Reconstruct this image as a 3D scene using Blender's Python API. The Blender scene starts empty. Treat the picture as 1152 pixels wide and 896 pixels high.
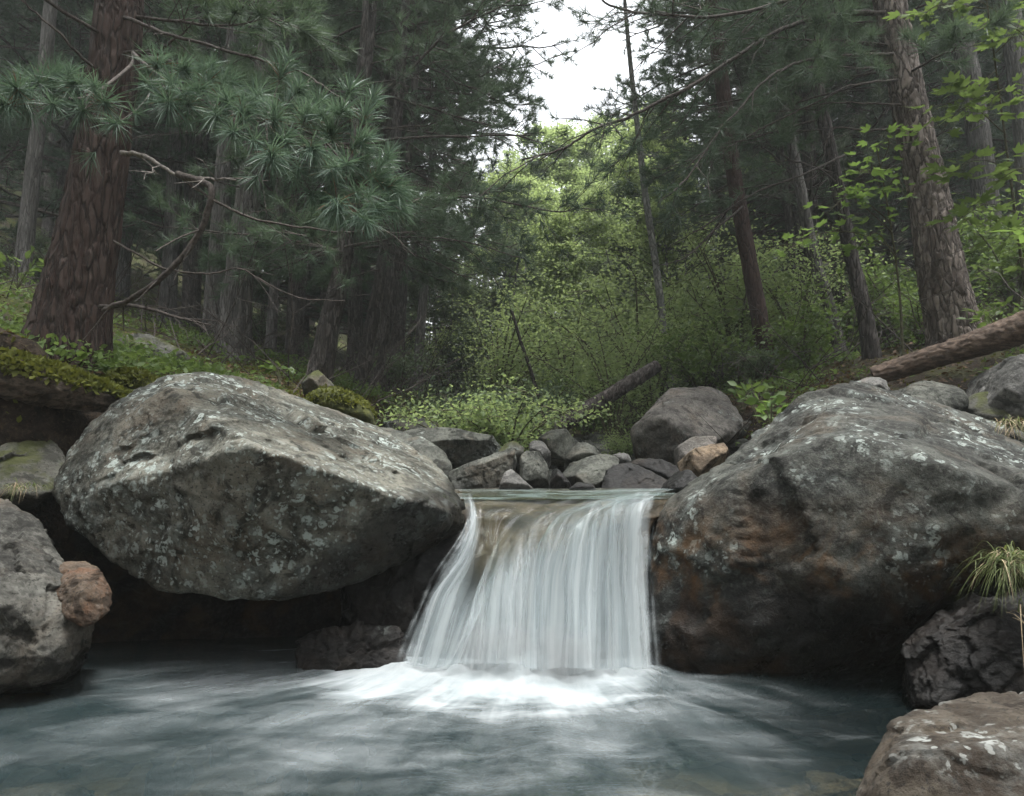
import bpy, bmesh, math, random
import numpy as np
from mathutils import Vector, Matrix, Quaternion

# ------------------------------------------------------------------ camera, world, light
scene = bpy.context.scene
COL = scene.collection
R = math.radians
F = 800.0                      # focal length in pixels of the 1152 px wide photograph
PITCH = math.atan(80 / 800)
CAM_Z = 0.80
cam_data = bpy.data.cameras.new("camera")
cam_data.sensor_width = 36.0
cam_data.lens = 36.0 * F / 1152.0
cam_data.clip_start = 0.05
cam_data.clip_end = 2000
cam = bpy.data.objects.new("camera", cam_data)
cam.location = (0, 0, CAM_Z)
cam.rotation_euler = (math.pi / 2 + PITCH, 0, 0)
COL.objects.link(cam)
scene.camera = cam

SUN_EL, SUN_AZ = R(80), R(110)
world = bpy.data.worlds.new("World")
scene.world = world
world.use_nodes = True
wn = world.node_tree
for n in list(wn.nodes):
    wn.nodes.remove(n)
w_out = wn.nodes.new("ShaderNodeOutputWorld")
w_bg = wn.nodes.new("ShaderNodeBackground")
w_sky = wn.nodes.new("ShaderNodeTexSky")
w_sky.sky_type = 'NISHITA'
w_sky.sun_disc = False
w_sky.sun_elevation = SUN_EL
w_sky.sun_rotation = SUN_AZ
w_sky.air_density = 1.0
w_sky.dust_density = 4.0
w_hsv = wn.nodes.new("ShaderNodeHueSaturation")     # an overcast sky has almost no colour
w_hsv.inputs["Saturation"].default_value = 0.18
wn.links.new(w_sky.outputs[0], w_hsv.inputs["Color"])
wn.links.new(w_hsv.outputs[0], w_bg.inputs[0])
w_bg.inputs[1].default_value = 0.11
wn.links.new(w_bg.outputs[0], w_out.inputs[0])
sun_data = bpy.data.lights.new("sun", 'SUN')
sun_data.energy = 1.25
sun_data.angle = R(15)
sun_data.color = (1.0, 0.98, 0.95)
sun = bpy.data.objects.new("sun", sun_data)
sd = Vector((math.sin(SUN_AZ) * math.cos(SUN_EL), math.cos(SUN_AZ) * math.cos(SUN_EL), math.sin(SUN_EL)))
sun.rotation_euler = (-sd).to_track_quat('-Z', 'Y').to_euler()
sun.location = (0, 0, 20)
COL.objects.link(sun)
scene.view_settings.view_transform = 'Standard'
scene.view_settings.look = 'None'
scene.view_settings.exposure = 2.4
scene.view_settings.gamma = 1
scene.render.engine = 'CYCLES'
scene.cycles.use_denoising = True
scene.cycles.max_bounces = 6
scene.cycles.diffuse_bounces = 3
scene.cycles.glossy_bounces = 3
scene.cycles.transmission_bounces = 5
scene.cycles.transparent_max_bounces = 24
scene.cycles.volume_bounces = 0
scene.cycles.use_adaptive_sampling = True
scene.cycles.adaptive_threshold = 0.01
HAZE = True
HAZE_DENSITY = 0.003

# ------------------------------------------------------------------ pixel to world
cP, sP = math.cos(PITCH), math.sin(PITCH)
def P(px, py, Y):
    dx, dy = (px - 576) / F, (448 - py) / F
    t = Y / (cP - dy * sP)
    return np.array((dx * t, Y, CAM_Z + t * (sP + dy * cP)))
def PP(lst):
    return np.array([P(*p) for p in lst])

# ------------------------------------------------------------------ vectorised noise
def _hash(ix, iy, iz, seed):
    h = (ix.astype(np.int64) * 374761393 + iy.astype(np.int64) * 668265263 + iz.astype(np.int64) * 2147483647 % 1274126177
         + np.int64(seed) * 1013904223) & 0xFFFFFFFF
    h = ((h ^ (h >> 13)) * 1274126177) & 0xFFFFFFFF
    h = ((h ^ (h >> 15)) * 2246822519) & 0xFFFFFFFF
    return h ^ (h >> 16)
def vnoise(p, seed=0):
    i = np.floor(p); f = p - i; i = i.astype(np.int64)
    u = f * f * f * (f * (f * 6 - 15) + 10)
    r = 0
    for a in (0, 1):
        for b in (0, 1):
            for c in (0, 1):
                h = _hash(i[:, 0] + a, i[:, 1] + b, i[:, 2] + c, seed) / 4294967295.0
                w = (u[:, 0] if a else 1 - u[:, 0]) * (u[:, 1] if b else 1 - u[:, 1]) * (u[:, 2] if c else 1 - u[:, 2])
                r = r + h * w
    return r * 2 - 1
def fbm(p, octaves=4, seed=0, gain=0.5):
    r = 0; a = 1; q = p.copy(); t = 0
    for o in range(octaves):
        r = r + a * vnoise(q, seed + o * 17); t += a; a *= gain; q = q * 2.03 + 11.7
    return r / t
def voro(p, seed=0):
    """F1, F2 and the offset from the nearest cell centre with its hash"""
    i = np.floor(p).astype(np.int64)
    n = len(p)
    f1 = np.full(n, 9.0); f2 = np.full(n, 9.0); off = np.zeros((n, 3)); hid = np.zeros(n, dtype=np.int64)
    for a in (-1, 0, 1):
        for b in (-1, 0, 1):
            for c in (-1, 0, 1):
                jx, jy, jz = i[:, 0] + a, i[:, 1] + b, i[:, 2] + c
                h = _hash(jx, jy, jz, seed)
                cx = jx + (h & 1023) / 1023.0; cy = jy + ((h >> 10) & 1023) / 1023.0; cz = jz + ((h >> 20) & 1023) / 1023.0
                d = p - np.stack((cx, cy, cz), 1)
                L = np.sqrt((d * d).sum(1))
                new = L < f1
                f2 = np.where(new, f1, np.minimum(f2, L))
                off[new] = d[new]; hid[new] = h[new]
                f1 = np.where(new, L, f1)
    return f1, f2, off, hid
def chip(p, scale, seed):
    """a tilted plane in every cell: the broken facets of rock"""
    f1, f2, off, hid = voro(p * scale, seed)
    rnd = np.stack((((hid * 7) & 255) / 127.5 - 1, ((hid * 13 >> 3) & 255) / 127.5 - 1, ((hid * 29 >> 5) & 255) / 127.5 - 1), 1)
    return (off * rnd).sum(1) / scale, np.clip((f2 - f1) * 6, 0, 1)
def sstep(a, b, x):
    t = np.clip((x - a) / (b - a), 0, 1)
    return t * t * (3 - 2 * t)

# ------------------------------------------------------------------ mesh helpers
class MB:
    def __init__(self):
        self.v = []; self.f = []; self.m = []; self.n = 0
    def add(self, verts, faces, mat=0):
        verts = np.asarray(verts, dtype=np.float64).reshape(-1, 3); faces = np.asarray(faces, dtype=np.int64)
        self.v.append(verts); self.f.append(faces + self.n); self.m.append(np.full(len(faces), mat)); self.n += len(verts)
    def merge(self, o, mat=None, M=None):
        for v, f, m in zip(o.v, o.f, o.m):
            vv = v if M is None else v @ M[:3, :3].T + M[:3, 3]
            self.v.append(vv)
            self.m.append(m if mat is None else np.full(len(m), mat))
            self.f.append(f + self.n)
        self.n += o.n
    def mesh(self, name, mats, smooth=True):
        V = np.concatenate(self.v)
        me = bpy.data.meshes.new(name)
        me.vertices.add(len(V)); me.vertices.foreach_set("co", V.astype(np.float32).ravel())
        loops = np.concatenate([f.ravel() for f in self.f])
        sizes = np.concatenate([np.full(len(f), f.shape[1]) for f in self.f])
        starts = np.concatenate(([0], np.cumsum(sizes)[:-1]))
        me.loops.add(len(loops)); me.loops.foreach_set("vertex_index", loops.astype(np.int32))
        me.polygons.add(len(sizes)); me.polygons.foreach_set("loop_start", starts.astype(np.int32))
        me.polygons.foreach_set("loop_total", sizes.astype(np.int32))
        me.polygons.foreach_set("material_index", np.concatenate(self.m).astype(np.int32))
        me.polygons.foreach_set("use_smooth", np.full(len(sizes), bool(smooth)))
        for m in mats: me.materials.append(m)
        me.update(); me.validate()
        return me
def link(name, data, parent=None, loc=None, rot=None, scale=None):
    o = bpy.data.objects.new(name, data)
    COL.objects.link(o)
    if parent is not None: o.parent = parent
    if loc is not None: o.location = Vector([float(c) for c in loc])
    if rot is not None: o.rotation_euler = rot
    if scale is not None: o.scale = (scale,) * 3 if not hasattr(scale, '__len__') else scale
    return o
def build(mb, name, mats, parent=None, origin=None, smooth=True):
    """mb holds world coordinates; origin moves the object's own origin"""
    if origin is not None:
        org = np.array(origin, dtype=float)
        mb.v = [v - org for v in mb.v]
    me = mb.mesh(name, mats if isinstance(mats, (list, tuple)) else [mats], smooth)
    return link(name, me, parent, origin)
def tag(o, label=None, cat=None, group=None, kind=None):
    if label: o['label'] = label
    if cat: o['category'] = cat
    if group: o['group'] = group
    if kind: o['kind'] = kind
    return o
def empty(name, loc, label, cat, group=None):
    o = link(name, None, None, loc)
    o.empty_display_size = 0.2
    return tag(o, label, cat, group)

def crom(pts, n):
    """Catmull-Rom through control points, n samples"""
    p = np.asarray(pts, dtype=float)
    if len(p) == 2: 
        t = np.linspace(0, 1, n)[:, None]; return p[0] * (1 - t) + p[1] * t
    q = np.vstack((2 * p[0] - p[1], p, 2 * p[-1] - p[-2]))
    t = np.linspace(0, len(p) - 1 - 1e-6, n); i = t.astype(int); u = (t - i)[:, None]
    a, b, c, d = q[i], q[i + 1], q[i + 2], q[i + 3]
    return 0.5 * (2 * b + (c - a) * u + (2 * a - 5 * b + 4 * c - d) * u ** 2 + (3 * b - 3 * c + d - a) * u ** 3)
def norm(v):
    v = np.asarray(v, dtype=float)
    return v / (np.linalg.norm(v, axis=-1, keepdims=True) + 1e-9)
def frames(path):
    t = norm(np.gradient(path, axis=0))
    n = np.zeros_like(t)
    a = np.array((0, 0, 1.0)) if abs(t[0][2]) < .9 else np.array((1.0, 0, 0))
    n[0] = norm(a - t[0] * a.dot(t[0]))
    for i in range(1, len(t)):
        n[i] = norm(n[i - 1] - t[i] * n[i - 1].dot(t[i]))
    return t, n, np.cross(t, n)
def tube(mb, path, radii, sides=6, mat=0, disp=None, cap=True):
    path = np.asarray(path, dtype=float)
    t, n, b = frames(path)
    k = len(path)
    r = np.broadcast_to(np.asarray(radii, dtype=float), (k,))
    ang = np.arange(sides) / sides * 2 * math.pi
    ca, sa = np.cos(ang), np.sin(ang)
    dirs = n[:, None, :] * ca[None, :, None] + b[:, None, :] * sa[None, :, None]
    rr = r[:, None] * np.ones(sides)[None, :]
    if disp is not None: rr = disp(path, ang, rr, dirs)
    v = path[:, None, :] + dirs * rr[:, :, None]
    i = np.arange(k - 1)[:, None] * sides; j = np.arange(sides)[None, :]; j2 = (j + 1) % sides
    f = np.stack((i + j, i + j2, i + sides + j2, i + sides + j), -1).reshape(-1, 4)
    mb.add(v.reshape(-1, 3), f, mat)
    if cap and sides > 4:
        for e, rev in ((0, True), (k - 1, False)):
            ring = v[e]; c = ring.mean(0)
            vv = np.vstack((ring, c)); jj = np.arange(sides)
            ff = np.stack((jj, (jj + 1) % sides, np.full(sides, sides)), 1)
            if rev: ff = ff[:, ::-1]
            mb.add(vv, ff, mat)

# ------------------------------------------------------------------ node helpers
class NT:
    def __init__(self, name):
        self.mat = bpy.data.materials.new(name); self.mat.use_nodes = True
        self.t = self.mat.node_tree
        for n in list(self.t.nodes): self.t.nodes.remove(n)
        self.out = self.t.nodes.new("ShaderNodeOutputMaterial")
    def n(self, kind, ins=None, **props):
        nd = self.t.nodes.new("ShaderNode" + kind)
        for k, v in props.items(): setattr(nd, k, v)
        for k, v in (ins or {}).items(): self.set(nd, k, v)
        return nd
    def set(self, nd, k, v):
        s = nd.inputs[k]
        if isinstance(v, bpy.types.NodeSocket): self.t.links.new(v, s)
        elif isinstance(v, bpy.types.Node): self.t.links.new(v.outputs[0], s)
        else:
            if isinstance(v, (tuple, list)) and s.type == 'RGBA' and len(v) == 3: v = (*v, 1)
            s.default_value = v
    def noise(self, vec, scale, detail=4, rough=.55, dist=0.0):
        return self.n("TexNoise", {"Vector": vec, "Scale": scale, "Detail": detail, "Roughness": rough, "Distortion": dist}).outputs["Fac"]
    def voro(self, vec, scale, feature='F1', out="Distance", rand=1.0):
        return self.n("TexVoronoi", {"Vector": vec, "Scale": scale, "Randomness": rand}, feature=feature).outputs[out]
    def ramp(self, fac, a, b, lo=0.0, hi=1.0):
        nd = self.n("MapRange", {"Value": fac, "From Min": a, "From Max": b, "To Min": lo, "To Max": hi}, interpolation_type='SMOOTHSTEP')
        nd.clamp = True
        return nd.outputs[0]
    def mix(self, fac, a, b, mode='MIX'):
        nd = self.t.nodes.new("ShaderNodeMix"); nd.data_type = 'RGBA'; nd.blend_type = mode
        for s, v in ((nd.inputs[0], fac), (nd.inputs[6], a), (nd.inputs[7], b)):
            if isinstance(v, bpy.types.NodeSocket): self.t.links.new(v, s)
            else: s.default_value = (*v, 1) if isinstance(v, (tuple, list)) and len(v) == 3 else v
        return nd.outputs[2]
    def math(self, op, a, b=0.0, c=None):
        nd = self.t.nodes.new("ShaderNodeMath"); nd.operation = op
        for s, v in zip(nd.inputs, (a, b, c)):
            if v is None: continue
            if isinstance(v, bpy.types.NodeSocket): self.t.links.new(v, s)
            else: s.default_value = v
        return nd.outputs[0]
    def obj(self, seedmul=0.0):
        tc = self.n("TexCoord").outputs["Object"]
        if not seedmul: return tc
        rnd = self.n("ObjectInfo").outputs["Random"]
        return self.n("VectorMath", {0: tc, 1: self.n("CombineXYZ", {0: self.math('MULTIPLY', rnd, seedmul), 1: self.math('MULTIPLY', rnd, seedmul * 1.7), 2: 3.0}).outputs[0]}, operation='ADD').outputs[0]
    def bump(self, h, dist, strength=1.0, normal=None):
        ins = {"Height": h, "Distance": dist, "Strength": strength}
        if normal is not None: ins["Normal"] = normal
        return self.n("Bump", ins).outputs[0]
    def done(self, shader, vol=None):
        if shader is not None: self.t.links.new(shader.outputs[0] if isinstance(shader, bpy.types.Node) else shader, self.out.inputs[0])
        return self.mat
    def pbr(self, color, rough=.8, normal=None, spec=0.4, **kw):
        ins = {"Base Color": color, "Roughness": rough, "Specular IOR Level": spec}
        if normal is not None: ins["Normal"] = normal
        ins.update(kw)
        return self.n("BsdfPrincipled", ins)

# ------------------------------------------------------------------ materials
def rock_mat(name, dark, light, warm=(.16, .11, .07), warm_amt=.3, lichen=.5, lichen_col=(.36, .41, .38), wet_z=None, wet_all=0.0, rust=0.0, moss=0.0, grain=1.0, wet_x=None, spec=.24):
    m = NT(name); v = m.obj(5.0)
    geo = m.n("NewGeometry"); sp = m.n("SeparateXYZ", {0: geo.outputs["Position"]})
    n1 = m.noise(v, 2.2, 6, .6, .4)
    n2 = m.noise(v, 9.0, 8, .65)
    n3 = m.noise(v, 55.0, 6, .7)
    c = m.mix(m.ramp(n1, .38, .60), dark, light)
    c = m.mix(m.ramp(n2, .42, .58), m.mix(.75, c, dark), c)
    cw = m.ramp(m.noise(v, 3.3, 5, .6, .7), .5, .68, 0, warm_amt)
    c = m.mix(cw, c, warm)
    # speckled mineral grain
    c = m.mix(m.ramp(n3, .42, .7, 0, .5 * grain), c, m.mix(.35, light, (.30, .29, .27)))
    c = m.mix(m.ramp(m.noise(v, 90, 3, .6), .56, .66, 0, .75), c, (.02, .02, .018))
    # dark blotches
    c = m.mix(m.ramp(m.noise(v, 6.0, 6, .7, 1.0), .52, .60, 0, .8), c, tuple(x * .5 for x in dark))
    # lichen: pale rosettes gathered in patches
    if lichen > 0:
        area = m.ramp(m.noise(v, 2.7, 4, .6), .60 - .17 * lichen, .74 - .12 * lichen)
        warp = m.n("VectorMath", {0: v, 1: m.n("VectorMath", {0: m.n("TexNoise", {"Vector": v, "Scale": 22.0, "Detail": 3.0}).outputs["Color"], 3: .06}, operation='SCALE').outputs[0]}, operation='ADD').outputs[0]
        s1 = m.ramp(m.voro(warp, 17.0), .34, .44, 1, 0)
        s2 = m.ramp(m.voro(warp, 34.0), .22, .32, 1, 0)
        rnd = m.ramp(m.n("SeparateColor", {0: m.voro(warp, 17.0, out="Color")}).outputs[0], .35, .6)
        s = m.math('MULTIPLY', m.math('MAXIMUM', m.math('MULTIPLY', s1, rnd), m.math('MULTIPLY', s2, .8)), area)
        s = m.math('MULTIPLY', s, m.ramp(m.noise(v, 60, 3), .38, .52))
        thin = m.math('MULTIPLY', m.ramp(m.noise(v, 12, 5, .7), .46, .7), m.math('MULTIPLY', area, .55))
        c = m.mix(thin, c, tuple(x * .62 for x in lichen_col))
        c = m.mix(m.math('MULTIPLY', s, .9), c, lichen_col)
    if rust > 0:
        rz = m.math('MULTIPLY', m.ramp(sp.outputs[2], .34, .74, 1, 0), rust)
        rr = m.math('MULTIPLY', m.ramp(m.noise(v, 3.0, 5, .65, .6), .42, .58), rz)
        if wet_x is not None:
            rr = m.math('MULTIPLY', rr, m.ramp(sp.outputs[0], -1.0, -.5))
        c = m.mix(rr, c, m.mix(m.ramp(n2, .4, .6), (.045, .024, .010), (.12, .062, .024)))
    if moss > 0:
        up = m.ramp(m.n("SeparateXYZ", {0: geo.outputs["Normal"]}).outputs[2], .35, .8)
        mm = m.math('MULTIPLY', m.math('MULTIPLY', up, m.ramp(m.noise(v, 5, 5, .6), .42, .56)), moss)
        c = m.mix(mm, c, m.mix(n2, (.035, .045, .012), (.075, .08, .022)))
    # wetness near the water: darker, glossy
    wet = wet_all
    if wet_z is not None:
        wz = m.math('ADD', sp.outputs[2], m.math('MULTIPLY', m.math('SUBTRACT', n1, .5), .35))
        wet = m.ramp(wz, wet_z - .12, wet_z + .1, 1, wet_all)
        if wet_x is not None:
            kz = wet_x[2] if len(wet_x) > 2 else 0.0
            wx = m.math('ADD', m.math('SUBTRACT', sp.outputs[0], m.math('MULTIPLY', sp.outputs[2], kz)), m.math('MULTIPLY', m.math('SUBTRACT', m.noise(v, 2.5, 4), .5), .4))
            wet = m.math('MAXIMUM', wet, m.ramp(wx, wet_x[0], wet_x[1]))
    wetcol = m.mix(.45, m.mix(.8, c, (0, 0, 0)), tuple(x * .25 for x in dark))
    c = m.mix(m.math('MULTIPLY', wet, .92) if not isinstance(wet, float) else wet * .9, c, wetcol)
    h = m.math('ADD', m.math('MULTIPLY', m.noise(v, 14, 10, .75), 1.0), m.math('MULTIPLY', m.voro(v, 26, 'DISTANCE_TO_EDGE'), .25))
    nb = m.bump(h, .022, .8)
    nb = m.bump(m.noise(v, 140, 4, .7), .003, .8, nb)
    ro = m.ramp(n3, .3, .7, .72, .95)
    if isinstance(wet, float):
        ro2 = m.math('SUBTRACT', ro, .6 * wet)
    else:
        ro2 = m.math('SUBTRACT', ro, m.math('MULTIPLY', wet, m.ramp(n2, .3, .7, .60, .35)))
    return m.done(m.pbr(c, ro2, nb, spec))

M = {}
M['rock_grey'] = rock_mat('grey_rock', (.026, .027, .020), (.165, .162, .132), warm=(.165, .13, .092), warm_amt=.45, lichen=1.35, wet_z=.10, rust=.8, wet_x=(-1.48, -1.28, 1.4))
M['rock_right'] = rock_mat('lichen_rock', (.012, .013, .011), (.064, .068, .058), warm=(.12, .09, .06), warm_amt=.3, lichen=.95, wet_z=.36, rust=1.0)
M['rock_left'] = rock_mat('slab_rock', (.028, .028, .024), (.105, .105, .092), lichen=.4, wet_z=.16)
M['rock_stream'] = rock_mat('stream_rock', (.034, .037, .031), (.115, .12, .102), lichen=.25, wet_z=.72)
M['rock_pale'] = rock_mat('pale_rock', (.08, .08, .075), (.24, .235, .22), lichen=.2, wet_z=.70)
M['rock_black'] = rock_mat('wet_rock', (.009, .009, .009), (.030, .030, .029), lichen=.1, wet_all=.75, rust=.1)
M['rock_cave_shade'] = rock_mat('shade_painted_rock', (.008, .007, .006), (.020, .018, .015), lichen=0, wet_all=.5, rust=.5)  # wet rock; the near-black colour also stands in for the hollow's shade
M['rock_brown'] = rock_mat('rust_rock', (.045, .032, .021), (.11, .080, .055), warm=(.15, .065, .03), warm_amt=.5, lichen=.15, wet_z=.16)
M['rock_ochre'] = rock_mat('ochre_rock', (.085, .062, .040), (.21, .155, .10), lichen=.15)
M['rock_near'] = rock_mat('speckled_rock', (.024, .017, .011), (.085, .072, .055), warm=(.050, .036, .022), warm_amt=.7, lichen=1.0, lichen_col=(.34, .36, .34), wet_z=.0, grain=.5)
M['rock_mid'] = rock_mat('tan_rock', (.07, .065, .058), (.20, .185, .165), lichen=.3)
M['rock_sunk'] = rock_mat('sunken_rock', (.07, .042, .022), (.16, .10, .052), lichen=0)
M['rock_mossy'] = rock_mat('mossy_rock', (.06, .06, .05), (.14, .14, .12), lichen=.3, moss=.9)

def bark_mat(name, dark, light, red=None, red_z=(1.5, 4), moss_z=None, zs=.28, sc=26):
    m = NT(name); tc = m.obj(3.0)
    v = m.n("Mapping", {"Vector": tc, "Scale": (1, 1, zs)}).outputs[0]
    w = m.n("VectorMath", {0: v, 1: m.n("VectorMath", {0: m.n("TexNoise", {"Vector": v, "Scale": 16.0, "Detail": 5.0}).outputs["Color"], 3: .09}, operation='SCALE').outputs[0]}, operation='ADD').outputs[0]
    e = m.voro(w, sc, 'DISTANCE_TO_EDGE')
    n1 = m.noise(v, 14, 6, .65); n2 = m.noise(v, 70, 5, .7)
    c = m.mix(m.ramp(n1, .35, .65), dark, light)
    c = m.mix(m.ramp(n2, .35, .65, 0, .7), c, m.mix(.5, light, (.25, .235, .22)))
    pc = m.n("SeparateColor", {0: m.voro(w, sc, out="Color")}).outputs[0]
    c = m.mix(m.ramp(pc, .2, .9, 0, .8), c, dark)
    if red:
        z = m.n("SeparateXYZ", {0: tc}).outputs[2]
        c = m.mix(m.math('MULTIPLY', m.ramp(z, red_z[0], red_z[1]), .8), c, m.mix(n2, red, tuple(x * .45 for x in red)))
    c = m.mix(m.math('MULTIPLY', m.ramp(e, .0, .16, .8, 0), m.ramp(n1, .3, .6)), c, tuple(x * .35 for x in dark))
    if moss_z:
        z = m.n("SeparateXYZ", {0: tc}).outputs[2]
        mo = m.math('MULTIPLY', m.ramp(z, 0, moss_z, 1, 0), m.ramp(n1, .4, .55))
        c = m.mix(mo, c, (.045, .055, .016))
    h = m.math('ADD', m.ramp(e, 0, .22), m.math('MULTIPLY', n2, .4))
    nb = m.bump(h, .012, .9)
    return m.done(m.pbr(c, .9, nb, .25))
M['bark_red'] = bark_mat('red_pine_bark', (.030, .024, .019), (.16, .135, .115), red=(.060, .034, .027), red_z=(.8, 1.8), moss_z=.28, zs=.20, sc=22)
M['bark_plate'] = bark_mat('plated_pine_bark', (.060, .046, .038), (.30, .25, .215), moss_z=.12, sc=22)
M['bark_grey'] = bark_mat('grey_bark', (.07, .065, .06), (.19, .18, .17), zs=.12, sc=34)
M['bark_dark'] = bark_mat('dark_bark', (.03, .025, .022), (.085, .072, .065), zs=.18, sc=30)
M['bark_rust'] = bark_mat('rusty_bark', (.05, .035, .03), (.12, .08, .065), red=(.075, .042, .034), red_z=(0, 1.5), zs=.2, sc=30)
M['bark_pale'] = bark_mat('pale_bark', (.13, .135, .12), (.27, .27, .245), zs=.5, sc=16)

def plain(name, c1, c2, scale=30, rough=.85, bump=.004, stretch=(1, 1, 1)):
    m = NT(name); v = m.n("Mapping", {"Vector": m.obj(2.0), "Scale": stretch}).outputs[0]
    n = m.noise(v, scale, 6, .65)
    c = m.mix(m.ramp(n, .35, .65), c1, c2)
    return m.done(m.pbr(c, rough, m.bump(n, bump, .8), .3))
M['twig'] = plain('dead_twig', (.035, .028, .024), (.10, .085, .075), 40)
M['twig_pale'] = plain('pale_twig', (.10, .09, .08), (.25, .225, .20), 40)
M['stem'] = plain('green_stem', (.05, .045, .025), (.09, .09, .05), 40)
M['straw'] = plain('dry_straw', (.18, .14, .085), (.32, .26, .17), 40)
M['wood_orange'] = plain('split_wood', (.13, .055, .025), (.26, .12, .06), 30, .6, .004, (1, 1, 1))

def leaf_mat(name, c1, c2, trans=.35, rough=.55, nscale=3.0, big=.7):
    m = NT(name); tc = m.n("TexCoord").outputs["Object"]
    n = m.noise(tc, nscale, 3, .6)
    n2 = m.noise(tc, nscale * 9, 2, .6)
    rnd = m.n("NewGeometry").outputs["Random Per Island"]
    f = m.math('ADD', m.math('MULTIPLY', m.ramp(n, .35, .65), big), m.math('MULTIPLY', rnd, 1 - big + .15))
    c = m.mix(f, c1, c2)
    c = m.mix(m.ramp(n2, .35, .7, 0, .35), c, tuple(x * .6 for x in c1))
    a = m.pbr(c, rough, None, .3)
    b = m.n("BsdfTranslucent", {"Color": m.mix(.35, c, (c2[0] * 1.5, c2[1] * 1.4, c2[2] * .8))})
    s = m.n("MixShader", {0: trans, 1: a.outputs[0], 2: b.outputs[0]})
    return m.done(s)
M['needle_near'] = leaf_mat('blue_green_needle', (.050, .095, .066), (.125, .195, .140), .3, .5, 4)
M['needle'] = leaf_mat('dark_needle', (.042, .070, .046), (.095, .145, .095), .25, .55, 1.2)
M['needle_grey'] = leaf_mat('grey_needle', (.055, .078, .055), (.12, .15, .108), .25, .6, 1.0)
M['leaf_bright'] = leaf_mat('bright_leaf', (.070, .130, .034), (.145, .23, .062), .5, .5, 2)
M['leaf_mid'] = leaf_mat('green_leaf', (.065, .115, .032), (.145, .215, .065), .45, .5, 1.5)
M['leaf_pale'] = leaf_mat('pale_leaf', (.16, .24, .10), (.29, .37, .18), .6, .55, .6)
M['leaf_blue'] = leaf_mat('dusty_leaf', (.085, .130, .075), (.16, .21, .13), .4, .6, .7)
M['moss'] = leaf_mat('moss_frond', (.075, .090, .015), (.165, .18, .036), .3, .8, 2.5, .8)
M['grass'] = leaf_mat('grass_blade', (.060, .090, .025), (.140, .165, .060), .4, .6, 6)
M['litter'] = leaf_mat('leaf_litter', (.055, .032, .018), (.170, .110, .062), .1, .8, 2, .3)

# ------------------------------------------------------------------ terrain
def xl(y): return np.interp(y, [-50, 2.0, 3.3, 4.3, 6, 12, 40, 200], [-2.6, -2.6, -2.2, -1.35, -1.0, -1.2, -4, -10])
def xr(y): return np.interp(y, [-50, 2.0, 3.0, 4.0, 5, 7, 12, 40, 200], [2.8, 2.8, 3.0, 2.7, 1.9, 1.8, 2.2, 4, 10])
def terrain(x, y, detail=True):
    x = np.asarray(x, dtype=float); y = np.asarray(y, dtype=float)
    up = sstep(3.45, 3.75, y)
    bed = -.40 + .98 * up
    bed = bed + np.where(y > 4.7, (y - 4.7) * .12, 0) + np.where(y > 14, (y - 14) * .06, 0)
    bed = bed - np.where(y < -4, 0, 0)
    ris = 1.75 * (1 - up) + .45 * up
    dl = np.maximum(xl(y) - x, 0); dr = np.maximum(x - xr(y), 0)
    wide = .35 + .1 * up
    b = ris * (sstep(0, wide, dl) + sstep(0, wide, dr)) + .30 * (dl + dr)
    z = bed + b
    z = z + .25 * (np.maximum(dl - 7, 0) + np.maximum(dr - 7, 0))
    z = np.where(z > 15, 15 + 15 * (1 - np.exp(-(z - 15) / 15)), z)
    if detail:
        p = np.stack((x, y, np.zeros_like(x)), -1).reshape(-1, 3)
        d = fbm(p * .35, 3, 5) * .25 * np.clip((np.hypot(x, y - 3) - 4) / 6, 0, 1).reshape(-1) + fbm(p * 1.6, 4, 9) * .07 + fbm(p * 7, 3, 12) * .02
        z = z + d.reshape(z.shape)
    return z
def tz(x, y): return float(terrain(np.array([x]), np.array([y]))[0])

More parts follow.
